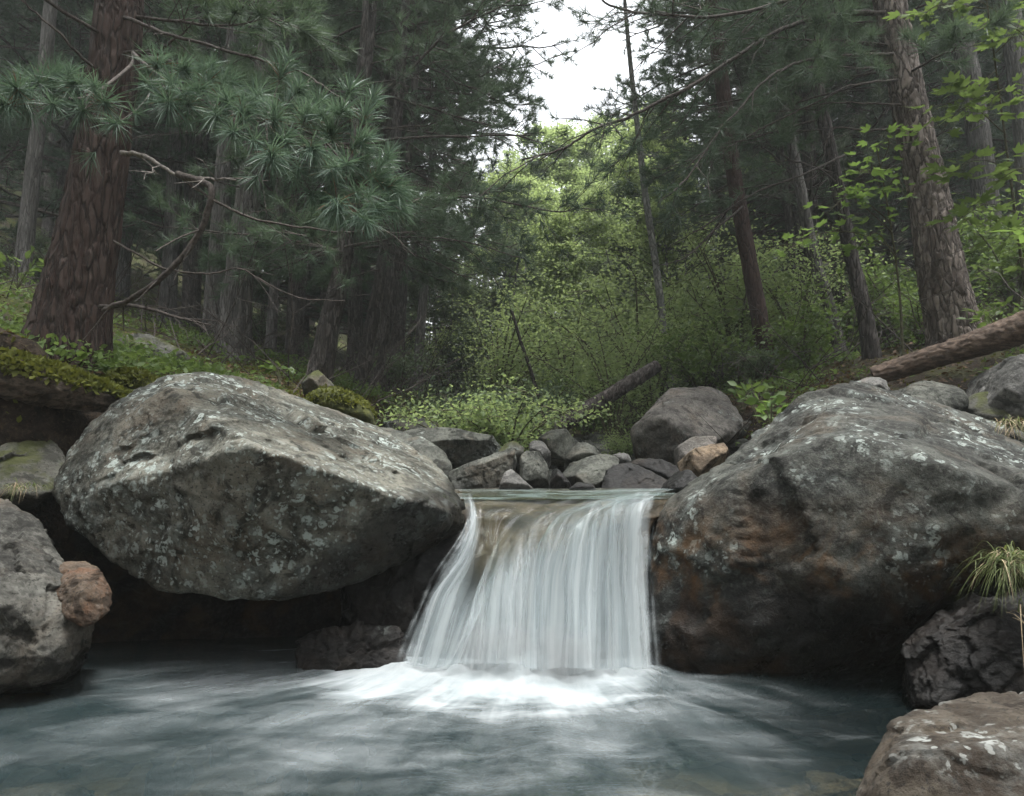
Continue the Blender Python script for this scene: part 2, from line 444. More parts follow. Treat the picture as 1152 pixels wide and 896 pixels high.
def make_terrain():
    def axis(lo, hi, c0, c1, step, grow):
        a = list(np.arange(c0, c1, step)); s = step; v = a[-1]
        while v < hi: s *= grow; v += s; a.append(v)
        s = step; v = a[0]; b = []
        while v > lo: s *= grow; v -= s; b.append(v)
        return np.array(b[::-1] + a)
    X = axis(-150, 150, -5, 5.5, .035, 1.05); Y = axis(-50, 220, .5, 8.5, .035, 1.04)
    gx, gy = np.meshgrid(X, Y, indexing='ij')
    z = terrain(gx, gy)
    v = np.stack((gx, gy, z), -1).reshape(-1, 3)
    n, k = gx.shape
    i = np.arange(n - 1)[:, None] * k; j = np.arange(k - 1)[None, :]
    f = np.stack((i + j, i + k + j, i + k + j + 1, i + j + 1), -1).reshape(-1, 4)
    mb = MB(); mb.add(v, f)
    m = NT('forest_floor'); tc = m.n("TexCoord").outputs["Object"]; s = m.n("SeparateXYZ", {0: tc})
    n1 = m.noise(tc, 1.3, 5, .6); n2 = m.noise(tc, 12, 7, .7); n3 = m.noise(tc, 60, 5, .7)
    soil = m.mix(m.ramp(n2, .35, .65), (.012, .009, .006), (.045, .032, .022))
    soil = m.mix(m.ramp(n3, .5, .7, 0, .6), soil, (.12, .085, .055))
    moss = m.mix(m.ramp(n2, .3, .7), (.028, .036, .009), (.075, .085, .020))
    up = m.ramp(m.n("SeparateXYZ", {0: m.n("NewGeometry").outputs["Normal"]}).outputs[2], .55, .85)
    lefty = m.ramp(s.outputs[0], -1.2, .2, 1, .45)
    mf = m.math('MULTIPLY', m.math('MULTIPLY', up, lefty), m.ramp(m.noise(tc, 2.4, 4, .6), .40, .52))
    c = m.mix(mf, soil, moss)
    # the bed: gravel and silt
    bedf = m.ramp(s.outputs[2], -.05, .15, 1, 0)
    gv = m.n("TexVoronoi", {"Vector": tc, "Scale": 9.0}); gcol = m.n("SeparateColor", {0: gv.outputs["Color"]}).outputs[0]
    bed = m.mix(gcol, (.09, .058, .03), (.27, .18, .095))
    c = m.mix(bedf, c, bed)
    h = m.math('ADD', n2, m.math('MULTIPLY', n3, .5))
    make = m.done(m.pbr(c, .9, m.bump(h, .05, .9), .2))
    o = build(mb, 'ground', make)
    tag(o, kind='structure')
make_terrain()

# ------------------------------------------------------------------ rocks
_ico = {}
def ico(sub):
    if sub not in _ico:
        bm = bmesh.new(); bmesh.ops.create_icosphere(bm, subdivisions=sub, radius=1)
        v = np.array([q.co[:] for q in bm.verts]); f = np.array([[q.index for q in p.verts] for p in bm.faces]); bm.free()
        _ico[sub] = (norm(v), f)
    return _ico[sub]
def hull_planes(pts):
    bm = bmesh.new()
    for p in pts: bm.verts.new(p)
    r = bmesh.ops.convex_hull(bm, input=bm.verts)
    bm.normal_update()
    N = []; D = []
    for f in bm.faces:
        if f.calc_area() < 1e-7: continue
        n = f.normal; N.append(n[:]); D.append(n.dot(f.verts[0].co))
    bm.free()
    N = np.array(N); D = np.array(D)
    flip = D < 0
    N[flip] *= -1; D[flip] *= -1
    return N, D
def rock_mesh(pts, sub=5, soft=60, low=.05, chips=.5, seed=0, fine=1.0, chip_scale=None, cuts=16, cut=(.90, .985)):
    """a boulder: the broad facets of a hull, rounded edges, broken chips, grain"""
    pts = np.asarray(pts); c = (pts.min(0) + pts.max(0)) / 2; q = pts - c
    ext = (pts.max(0) - pts.min(0)) / 2
    size = float(np.mean(ext))
    N, D = hull_planes(q)
    d0, f = ico(sub)
    d = norm(d0 * ext)
    crng = np.random.default_rng(seed * 7 + 1)
    cn = norm(crng.normal(size=(cuts, 3)) * ext.mean() / ext)
    if cuts:
        sup = (q @ cn.T).max(0); N = np.vstack((N, cn)); D = np.concatenate((D, sup * crng.uniform(cut[0], cut[1], cuts)))
    inv = np.zeros(len(d))
    for s in range(0, len(d), 20000):
        k = np.maximum(d[s:s + 20000] @ N.T, 0) / np.maximum(D, .02 * size)
        mx = k.max(1, keepdims=True)
        inv[s:s + 20000] = (mx[:, 0]) * (((k / mx) ** soft).sum(1)) ** (1 / soft)
    r = 1 / inv
    v = d * r[:, None]
    # displacement along a normal estimate
    w = d
    lo = fbm(v / size * .9 + seed * 3.1, 3, seed) * low * size * 2
    cs = chip_scale or 2.2 / size
    warp = v + np.stack([fbm(v / size * 2.5 + 7 * k, 2, seed + k) for k in range(3)], 1) * size * .12
    a, e1 = chip(warp, cs, seed + 3)
    b, e2 = chip(warp, cs * 2.7, seed + 5)
    g, e3 = chip(warp, cs * 6.5, seed + 7)
    dis = lo + chips * (a * .42 + b * .38 + g * .30)
    dis -= chips * size * .018 * (1 - e1) + chips * size * .008 * (1 - e2)
    dis += fine * (fbm(v * 9 + seed, 4, seed + 9, .6) * .014 + fbm(v * 34, 3, seed + 12, .6) * .005)
    v = v + w * dis[:, None]
    return v + c, f
def rock(name, pts, mat, label, cat='rock', group=None, parent=None, **kw):
    v, f = rock_mesh(pts, **kw)
    mb = MB(); mb.add(v, f)
    pts = np.asarray(pts)
    o = build(mb, name, M[mat], parent, ((v[:, 0].min() + v[:, 0].max()) / 2, (v[:, 1].min() + v[:, 1].max()) / 2, v[:, 2].min()))
    if parent is None: tag(o, label, cat, group)
    return o
def stone(name, poly, Y, depth, mat, label, tilt=.9, front=(), seed=0, cat='rock', group=None, sink=0.12, **kw):
    """a stone whose outline follows poly (pixels); its top leans back, its foot is sunk"""
    yb = max(p[1] for p in poly); pts = []
    for x, y in poly:
        y0 = Y + tilt * (yb - y) / F * Y
        pts.append(P(x, y, y0))
    cx = sum(p[0] for p in poly) / len(poly); cy = sum(p[1] for p in poly) / len(poly)
    base = np.array(pts); ctr = base.mean(0)
    back = (base - ctr) * .72 + ctr + np.array((0, depth, -.1 * depth))
    fr = [P(x, y, Y + dy) for x, y, dy in front] or [ctr + np.array((0, -.18 * depth, -.05 * depth))]
    low = base[base[:, 2] < ctr[2]] + np.array((0, depth * .3, -sink))
    allp = np.vstack((base, back, np.array(fr), low))
    kw.setdefault('cuts', 18); kw.setdefault('cut', (.72, .95)); kw.setdefault('fine', .6); kw['soft'] = kw.get('soft', 160) if kw.get('soft', 160) > 20 else kw['soft']; kw['low'] = .008; kw['chips'] = kw.get('chips', .4) * .6
    return rock(name, allp, mat, label, cat, group, seed=seed, **kw)

# the two great boulders
LB = PP([(58, 552, 3.2), (72, 515, 3.3), (128, 456, 3.4), (188, 424, 3.5), (240, 418, 3.75), (330, 441, 4.15), (420, 478, 4.2), (500, 528, 3.9), (522, 562, 3.5), (520, 596, 3.3),
         (196, 446, 3.10), (285, 503, 2.62), (372, 524, 2.80), (440, 556, 2.86), (503, 574, 3.05),
         (72, 590, 3.05), (150, 634, 2.95), (178, 664, 2.92), (296, 674, 2.84), (378, 662, 2.96), (460, 634, 3.15), (120, 545, 2.92),
         (100, 600, 3.9), (300, 640, 4.3), (490, 600, 4.2), (190, 640, 3.7)])
rock('boulder', LB, 'rock_grey', 'huge grey angular boulder with pale lichen spots, left of the waterfall', 'boulder', sub=7, soft=160, low=.004, chips=.24, seed=4, fine=1.1, cuts=0)
RB = PP([(728, 610, 3.14), (736, 740, 3.08), (748, 562, 3.3), (779, 541, 3.35), (819, 508, 3.45), (864, 485, 3.5), (899, 454, 3.6), (948, 436, 3.75), (984, 431, 3.9), (1064, 455, 3.95), (1152, 488, 3.7), (1250, 530, 3.6),
         (790, 565, 2.98), (860, 525, 2.88), (950, 490, 2.82), (1060, 520, 2.62), (1190, 560, 2.60),
         (742, 790, 2.98), (830, 800, 3.0), (905, 708, 2.78), (1012, 650, 2.62), (1180, 606, 2.56), (1010, 800, 3.6), (1190, 760, 3.6), (850, 630, 2.80),
         (760, 600, 4.1), (1230, 520, 4.6), (1230, 780, 4.2), (760, 800, 4.1)])
rock('boulder', RB, 'rock_right', 'massive dark boulder mottled with lichen, right of the waterfall and running out of frame', 'boulder', sub=7, soft=120, low=.010, chips=.26, seed=11, fine=1.2, cuts=14, cut=(.93, .985))

# rock under and beside them
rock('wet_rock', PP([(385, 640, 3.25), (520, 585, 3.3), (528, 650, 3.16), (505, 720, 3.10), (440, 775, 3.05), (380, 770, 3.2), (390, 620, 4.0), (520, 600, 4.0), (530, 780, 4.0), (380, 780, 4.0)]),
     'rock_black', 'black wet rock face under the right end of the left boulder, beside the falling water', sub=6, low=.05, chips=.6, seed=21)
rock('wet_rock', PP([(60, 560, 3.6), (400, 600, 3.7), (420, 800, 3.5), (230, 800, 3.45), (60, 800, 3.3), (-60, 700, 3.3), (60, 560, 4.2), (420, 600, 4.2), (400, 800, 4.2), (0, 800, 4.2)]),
     'rock_cave_shade', 'wet rock in the hollow beneath the left boulder, shade painted into its near black colour', sub=6, low=.06, chips=.6, seed=22)
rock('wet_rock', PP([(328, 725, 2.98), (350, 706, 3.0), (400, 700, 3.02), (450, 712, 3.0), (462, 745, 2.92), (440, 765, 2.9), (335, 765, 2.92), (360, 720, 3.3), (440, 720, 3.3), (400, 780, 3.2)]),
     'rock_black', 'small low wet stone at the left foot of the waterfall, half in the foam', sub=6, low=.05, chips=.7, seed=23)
rock('rock_slab', PP([(-60, 540, 3.0), (0, 558, 2.95), (45, 582, 2.9), (62, 610, 2.85), (80, 640, 2.75), (100, 690, 2.62), (60, 710, 2.5), (0, 660, 2.4), (-80, 640, 2.3), (112, 715, 2.7), (60, 760, 2.5), (-10, 775, 2.4), (-90, 790, 2.3), (80, 770, 3.0), (-60, 600, 3.3), (60, 620, 3.3), (-90, 800, 3.2)]),
     'rock_left', 'grey slab of rock at the left edge of the pool, sloping to the water', sub=7, low=.02, chips=.4, seed=31, cuts=24, cut=(.86, .98), soft=120)
rock('rock', PP([(64, 632, 2.75), (92, 626, 2.78), (115, 640, 2.75), (126, 670, 2.69), (122, 690, 2.63), (96, 712, 2.55), (74, 700, 2.53), (60, 668, 2.61), (80, 640, 2.98), (120, 680, 2.93), (95, 660, 2.57)]),
     'rock_brown', 'rounded reddish brown stone leaning on the grey slab at far left', sub=6, soft=30, low=.03, chips=.35, seed=32)
rock('rock', PP([(-40, 480, 3.45), (20, 478, 3.5), (60, 500, 3.5), (84, 530, 3.4), (60, 560, 3.2), (0, 556, 3.1), (-50, 556, 3.1), (0, 500, 3.9), (80, 540, 3.8), (30, 580, 3.4)]),
     'rock_mossy', 'dull mossy rock in the hollow under the mossy log', sub=6, low=.04, chips=.3, seed=33)
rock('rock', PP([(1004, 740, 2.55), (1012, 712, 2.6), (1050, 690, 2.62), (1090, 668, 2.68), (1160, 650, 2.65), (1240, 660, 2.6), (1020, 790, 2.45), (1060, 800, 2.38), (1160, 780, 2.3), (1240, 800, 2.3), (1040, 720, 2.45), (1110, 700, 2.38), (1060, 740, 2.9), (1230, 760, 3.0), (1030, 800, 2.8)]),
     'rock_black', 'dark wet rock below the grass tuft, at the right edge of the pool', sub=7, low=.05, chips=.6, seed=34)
rock('rock', PP([(958, 890, 1.55), (975, 850, 1.6), (1000, 815, 1.66), (1060, 790, 1.74), (1152, 772, 1.85), (1260, 770, 1.9), (960, 960, 1.45), (1060, 960, 1.35), (1250, 960, 1.3), (1010, 850, 1.45), (1120, 835, 1.42), (1240, 840, 1.4), (1000, 1000, 1.8), (1240, 1000, 2.0)]),
     'rock_near', 'brown and grey rock speckled with white lichen, nearest in the bottom right corner', sub=7, low=.02, chips=.12, seed=35, fine=.8)

# stones of the upper stream
stone('boulder', [(708, 500), (712, 470), (728, 447), (750, 434), (795, 431), (830, 448), (843, 462), (838, 490), (800, 512), (760, 522), (712, 522)], 5.6, .8, 'rock_mid',
      'big tan grey boulder standing alone behind the pool above the waterfall', 1.3, front=[(730, 470, 0), (752, 478, -.28), (800, 492, -.2)], seed=41, sub=6, soft=34, low=.02, chips=.35, cat='boulder')
stone('flat_rock', [(452, 486), (470, 480), (528, 480), (552, 487), (566, 500), (558, 512), (500, 512), (460, 500)], 5.3, .9, 'rock_stream', 'long flat grey stone behind the left boulder, with a dark gap beneath it', 1.2, seed=42, sub=6, low=.03, chips=.4)
stone('rock', [(405, 476), (440, 478), (470, 495), (492, 508), (500, 522), (470, 530), (420, 505)], 4.9, .7, 'rock_stream', 'sloping grey stone touching the top edge of the left boulder', 1.2, seed=43, sub=6, low=.03, chips=.4)
stone('rock', [(430, 474), (456, 468), (478, 468), (498, 478), (480, 490), (440, 488)], 6.2, .7, 'rock_stream', 'low dark stone farthest back on the left of the stream, below the tree trunks', 1.2, seed=44, sub=5, low=.03, chips=.4)
stone('rock', [(446, 496), (470, 490), (496, 502), (508, 520), (505, 534), (480, 530)], 4.7, .5, 'rock_stream', 'small blunt stone wedged between the flat stone and the left boulder', 1.1, seed=45, sub=5, low=.03, chips=.4)
stone('rock_slab', [(502, 530), (530, 524), (560, 516), (585, 500), (590, 512), (578, 530), (545, 542), (515, 548)], 4.35, .45, 'rock_stream', 'tilted greenish grey slab lying at the left side of the upper pool', .8, seed=46, sub=6, low=.02, chips=.4)
stone('rock', [(585, 545), (584, 515), (592, 506), (606, 508), (620, 520), (618, 545)], 4.4, .4, 'rock_stream', 'upright blocky grey stone beside the black gap at the middle of the upper pool', .6, seed=47, sub=6, low=.02, chips=.35)
stone('rock', [(592, 504), (598, 496), (612, 495), (620, 508), (614, 518), (598, 514)], 4.9, .35, 'rock_pale', 'pale whitish stone peeping above the upright blocky stone', .8, seed=48, sub=5, low=.02, chips=.4)
stone('rock', [(556, 550), (562, 530), (576, 526), (596, 540), (604, 550)], 4.2, .35, 'rock_pale', 'pale wedge of stone at the water under the tilted slab', .8, seed=49, sub=5, low=.02, chips=.5)
stone('rock', [(600, 490), (610, 482), (640, 482), (652, 502), (640, 512), (606, 506)], 5.7, .6, 'rock_stream', 'squat flat topped grey stone in front of the leaning dark log', .8, seed=50, sub=5, low=.02, chips=.3)
stone('rock_slab', [(632, 530), (640, 520), (668, 512), (702, 508), (706, 518), (690, 534), (670, 546), (644, 544)], 4.6, .5, 'rock_stream', 'light greenish slab in the middle of the stones above the fall', 1.2, seed=51, sub=6, low=.02, chips=.35)
stone('rock', [(676, 549), (682, 528), (700, 514), (708, 524), (740, 538), (768, 546), (768, 551), (700, 552)], 4.25, .35, 'rock_black', 'black sharp topped stone at the right back of the upper pool', .9, seed=52, sub=6, low=.02, chips=.4)
stone('rock', [(636, 512), (650, 498), (664, 498), (682, 510), (664, 516), (640, 518)], 5.1, .4, 'rock_stream', 'small dark stone behind the light greenish slab', .8, seed=53, sub=5, low=.02, chips=.5)
stone('rock', [(708, 520), (724, 514), (764, 520), (776, 532), (764, 546), (730, 534)], 4.6, .45, 'rock_black', 'shiny grey stones heaped right below the tan grey boulder', 1.1, seed=54, sub=5, low=.03, chips=.7)
stone('rock', [(764, 500), (780, 490), (812, 488), (808, 500), (790, 512), (766, 516)], 4.8, .4, 'rock_mid', 'greyish brown stone under the right corner of the tan grey boulder', 1.0, seed=55, sub=5, low=.03, chips=.4)
stone('rock', [(770, 514), (786, 502), (818, 496), (828, 504), (806, 520), (784, 534)], 4.1, .4, 'rock_ochre', 'ochre orange stone lying against the shoulder of the right boulder', .9, seed=56, sub=6, low=.03, chips=.6)
stone('rock', [(750, 548), (766, 528), (784, 530), (792, 545), (770, 556)], 3.9, .4, 'rock_black', 'low dark wet stone between the upper pool and the right boulder', .9, seed=57, sub=5, low=.02, chips=.5)
stone('rock', [(640, 549), (652, 540), (668, 541), (674, 550)], 4.2, .25, 'rock_black', 'tiny black stone breaking the surface of the upper pool', .6, seed=58, sub=4, low=.02, chips=.4)
stone('rock', [(618, 546), (622, 524), (634, 530), (646, 548)], 4.5, .3, 'rock_black', 'black narrow stone beside the upright blocky stone', .5, seed=59, sub=5, low=.02, chips=.4)
stone('rock', [(688, 512), (700, 506), (712, 512), (708, 520), (694, 520)], 5.0, .3, 'rock_pale', 'little lilac grey stone at the left foot of the tan grey boulder', .6, seed=60, sub=4, low=.02, chips=.5)
stone('rock', [(560, 506), (568, 496), (582, 494), (592, 500), (586, 508), (570, 514)], 5.2, .35, 'rock_mossy', 'little mossy stone at the right tip of the flat stone', .6, seed=61, sub=4, low=.02, chips=.4)
# stones on top of the right boulder's back
stone('rock', [(1012, 452), (1024, 430), (1046, 420), (1070, 422), (1094, 436), (1100, 458), (1050, 466)], 4.1, .45, 'rock_stream', 'rounded grey stone sitting on the right boulder, just under the fallen log', .9, seed=62, sub=6, soft=14, low=.03, chips=.3)
stone('rock', [(960, 436), (975, 424), (990, 420), (1006, 430), (1000, 442)], 4.4, .4, 'rock_pale', 'small pale stone at the broken left end of the fallen log', .9, seed=63, sub=5, low=.03, chips=.5)
stone('rock', [(1085, 450), (1110, 436), (1150, 440), (1200, 455), (1180, 480), (1110, 480)], 4.15, .5, 'rock_mossy', 'brownish stone half buried in soil at the right, above the dark boulder', .9, seed=64, sub=5, low=.03, chips=.4)
stone('rock', [(1126, 432), (1146, 398), (1170, 384), (1230, 390), (1230, 450), (1140, 452)], 4.0, .5, 'rock_pale', 'pale grey stone cut off by the right edge of the picture, below the log', .8, seed=65, sub=6, low=.03, chips=.4)
stone('rock', [(335, 432), (340, 418), (358, 416), (372, 428), (366, 440)], 5.2, .4, 'rock_mossy', 'dark lump of stone on the mossy bank behind the top of the left boulder', .6, seed=66, sub=5, low=.05, chips=.4)
stone('rock', [(96, 400), (120, 376), (160, 372), (205, 392), (190, 404), (120, 404)], 5.6, .5, 'rock_mossy', 'flat grey mossy stone on the bank right of the big reddish trunk', .8, seed=67, sub=5, low=.05, chips=.3)

for px, py, Y, w, d, sd, lab in ((20, 800, 2.25, .26, .12, 81, 'ochre stone lying under the water at the left edge of the pool'), (838, 860, 1.98, .20, .09, 82, 'flat orange brown stone just under the water left of the nearest rock'), (890, 822, 2.2, .30, .13, 83, 'brown stone under the shallow water in front of the right boulder'),
        (945, 800, 2.35, .25, .12, 84, 'brown stone under the water below the dark wet rock'), (760, 880, 1.9, .22, .11, 85, 'dull brown stone on the pool bed near the bottom of the picture'), (700, 850, 2.1, .2, .1, 86, 'dim stone on the pool bed right of the foam')):
    c = P(px, py, Y); c[2] = -.21; q = np.random.default_rng(sd).normal(size=(16, 3)); q = norm(q) * (w, d, .06) + c
    rock('submerged_stone', q, 'rock_sunk', lab, 'stone', sub=5, soft=40, low=.12, chips=.9, seed=sd)
# small rubble in the gaps of the stream bed: nobody could count it
def rubble():
    rng = np.random.default_rng(5); mb = MB(); d0, f = ico(2)
    for k in range(900):
        y = rng.uniform(3.9, 9.0) if k < 650 else rng.uniform(1.6, 3.2)
        x = rng.uniform(xl(y) - .25, xr(y) + .3)
        if y < 4.5 and -.4 < x < 1.3: continue
        s = rng.uniform(.02, .075) * (1 + (y > 5) * .5)
        A = norm(rng.normal(size=(9, 3))); k_ = np.maximum(d0 @ A.T, 0) / rng.uniform(.7, 1.0, 9)
        r = 1 / ((k_ ** 14).sum(1) + .02) ** (1 / 14)
        v = d0 * np.minimum(r, 1.4)[:, None] * s * rng.uniform(.5, 1.2, 3)
        mb.add(v + (x, y, float(terrain(np.array([x]), np.array([y]))[0]) + s * .25), f)
    o = build(mb, 'rubble', M['rock_stream'], None, (0, 6, .7), False)
    tag(o, 'loose small grey stones filling the gaps of the stream bed', 'rubble', kind='stuff')
rubble()

# ------------------------------------------------------------------ water
LIP_Z = float(P(640, 557, 3.5)[2])
def cascade_cols():
    cols = [
        [(519, 552, 4.05), (521, 563, 3.40), (523, 590, 3.27), (511, 630, 3.16), (482, 680, 3.05), (450, 752, 2.93)],
        [(545, 552, 4.05), (541, 563, 3.45), (541, 592, 3.27), (532, 634, 3.12), (508, 682, 3.00), (488, 756, 2.88)],
        [(622, 552, 4.05), (596, 564, 3.52), (568, 592, 3.34), (551, 642, 3.15), (538, 688, 3.05), (524, 758, 2.88)],
        [(676, 552, 4.05), (648, 563, 3.52), (606, 588, 3.35), (578, 628, 3.16), (566, 676, 3.02), (560, 760, 2.83)],
        [(712, 552, 4.05), (688, 561, 3.52), (648, 580, 3.35), (614, 608, 3.20), (602, 664, 3.07), (600, 760, 2.85)],
        [(736, 552, 4.05), (716, 559, 3.50), (684, 572, 3.34), (656, 592, 3.20), (645, 654, 3.05), (643, 760, 2.82)],
        [(752, 552, 4.05), (736, 557, 3.46), (714, 567, 3.33), (696, 582, 3.22), (690, 646, 3.09), (690, 760, 2.86)],
        [(764, 552, 4.05), (753, 556, 3.42), (746, 563, 3.32), (739, 580, 3.23), (736, 646, 3.10), (740, 760, 2.88)],
    ]
    return np.array([[P(*p) for p in c] for c in cols])
def sheet(nu, nv):
    C = cascade_cols()
    A = np.array([crom(c, nv) for c in C])                 # 8 x nv
    B = np.array([crom(A[:, j], nu) for j in range(nv)])   # nv x nu
    return B
def grid_faces(nv, nu):
    i = np.arange(nv - 1)[:, None] * nu; j = np.arange(nu - 1)[None, :]
    return np.stack((i + j, i + j + 1, i + nu + j + 1, i + nu + j), -1).reshape(-1, 4)
def add_uv(o, uv):
    me = o.data; lay = me.uv_layers.new(name="UVMap")
    idx = np.zeros(len(me.loops), dtype=np.int32); me.loops.foreach_get("vertex_index", idx)
    lay.data.foreach_set("uv", uv[idx].astype(np.float32).ravel())

def cascade_mat(name, seed, dens, top, front=1.0):
    m = NT(name); uv = m.n("TexCoord").outputs["UV"]; s = m.n("SeparateXYZ", {0: uv}); u, v = s.outputs[0], s.outputs[1]
    wob = m.math('MULTIPLY', m.math('SUBTRACT', m.noise(m.n("CombineXYZ", {0: m.math('MULTIPLY', u, 4.0), 1: m.math('MULTIPLY', v, 2.2), 2: seed}).outputs[0], 1.0, 2), .5), .07)
    uu = m.math('ADD', u, wob)
    def st(fu, fv, z, det=3): return m.noise(m.n("CombineXYZ", {0: m.math('MULTIPLY', uu, fu), 1: m.math('MULTIPLY', v, fv), 2: z + seed}).outputs[0], 1.0, det, .6)
    a = st(9, .8, 0.0); b = st(34, 1.3, 5.0, 3); c = st(110, 2.4, 9.0, 2)
    streak = m.math('ADD', m.math('ADD', m.math('MULTIPLY', a, .58), m.math('MULTIPLY', b, .30)), m.math('MULTIPLY', c, .12))
    # more air in the water the farther it falls
    start = m.math('SUBTRACT', m.math('SUBTRACT', .62, m.ramp(u, .06, .2, .42, 0)), m.ramp(u, .72, 1.0, 0, .20))
    vv = m.math('SUBTRACT', m.math('ADD', v, m.math('MULTIPLY', m.math('SUBTRACT', b, .5), .25)), start)
    low = m.ramp(vv, -.10, .15)
    pk = m.math('DIVIDE', m.math('SUBTRACT', u, m.math('ADD', .215, m.math('MULTIPLY', m.math('SUBTRACT', a, .5), .10))), .065); pk = m.math('MULTIPLY', m.ramp(m.math('ABSOLUTE', pk), .4, 2.0, 1, 0), m.math('MULTIPLY', m.ramp(v, .25, .4), m.ramp(v, .55, .86, 1, 0)))
    low = m.math('MULTIPLY', low, m.math('SUBTRACT', 1.0, m.math('MULTIPLY', pk, .92)))
    thr = m.n('MapRange', {'Value': low, 'To Min': m.ramp(u, .28, .8, .58, .50), 'To Max': .43 + top}).outputs[0]
    al = m.n("MapRange", {"Value": streak, "From Min": m.math('SUBTRACT', thr, .12), "From Max": m.math('ADD', thr, .20)}, interpolation_type='SMOOTHSTEP').outputs[0]
    band = m.math('MULTIPLY', m.ramp(u, .28, .75, .25, 1.0), m.ramp(v, .18, .4, .5, 1.0))
    al = m.math('MULTIPLY', al, m.n("MapRange", {"Value": low, "To Min": m.math('MULTIPLY', band, .42), "To Max": dens}).outputs[0])
    al = m.math('ADD', al, m.math('MULTIPLY', low, .12))
    al = m.math('MULTIPLY', al, m.math('SUBTRACT', 1.0, m.math('MULTIPLY', pk, .9)))
    ue = m.math('ADD', u, m.math('MULTIPLY', m.math('SUBTRACT', m.noise(m.n('CombineXYZ', {0: m.math('MULTIPLY', v, 6.0), 1: seed, 2: m.math('MULTIPLY', u, 3.0)}).outputs[0], 1.0, 4, .65), .5), .16))
    edge = m.math('MULTIPLY', m.ramp(ue, 0.0, .09), m.ramp(ue, .90, .99, 1, 0))
    frag = m.ramp(m.math('ADD', edge, m.math('MULTIPLY', m.math('SUBTRACT', b, .5), 1.6)), .05, .8)
    al = m.math('MULTIPLY', al, frag)
    col = m.mix(m.ramp(b, .35, .65), (.42, .49, .51), (.72, .77, .78))
    dif = m.n("BsdfDiffuse", {"Color": col, "Roughness": 1.0})
    tr = m.n("BsdfTranslucent", {"Color": col})
    gl = m.n("BsdfGlossy", {"Color": (.8, .85, .9, 1), "Roughness": .28, "Normal": m.bump(streak, .01, .5)})
    body = m.n("MixShader", {0: .40, 1: dif.outputs[0], 2: tr.outputs[0]})
    body = m.n("MixShader", {0: .02, 1: body.outputs[0], 2: gl.outputs[0]})
    clear = m.n("MixShader", {0: m.math("MULTIPLY", m.n("Fresnel", {"IOR": 1.33}).outputs[0], .07 * front), 1: m.n("BsdfTransparent", {"Color": (.93, .96, .95, 1)}).outputs[0], 2: m.n("BsdfGlossy", {"Roughness": .15}).outputs[0]})
    clear2 = m.n("MixShader", {0: low, 1: clear.outputs[0], 2: m.n("BsdfTransparent").outputs[0]})
    return m.done(m.n("MixShader", {0: al, 1: clear2.outputs[0], 2: body.outputs[0]}))

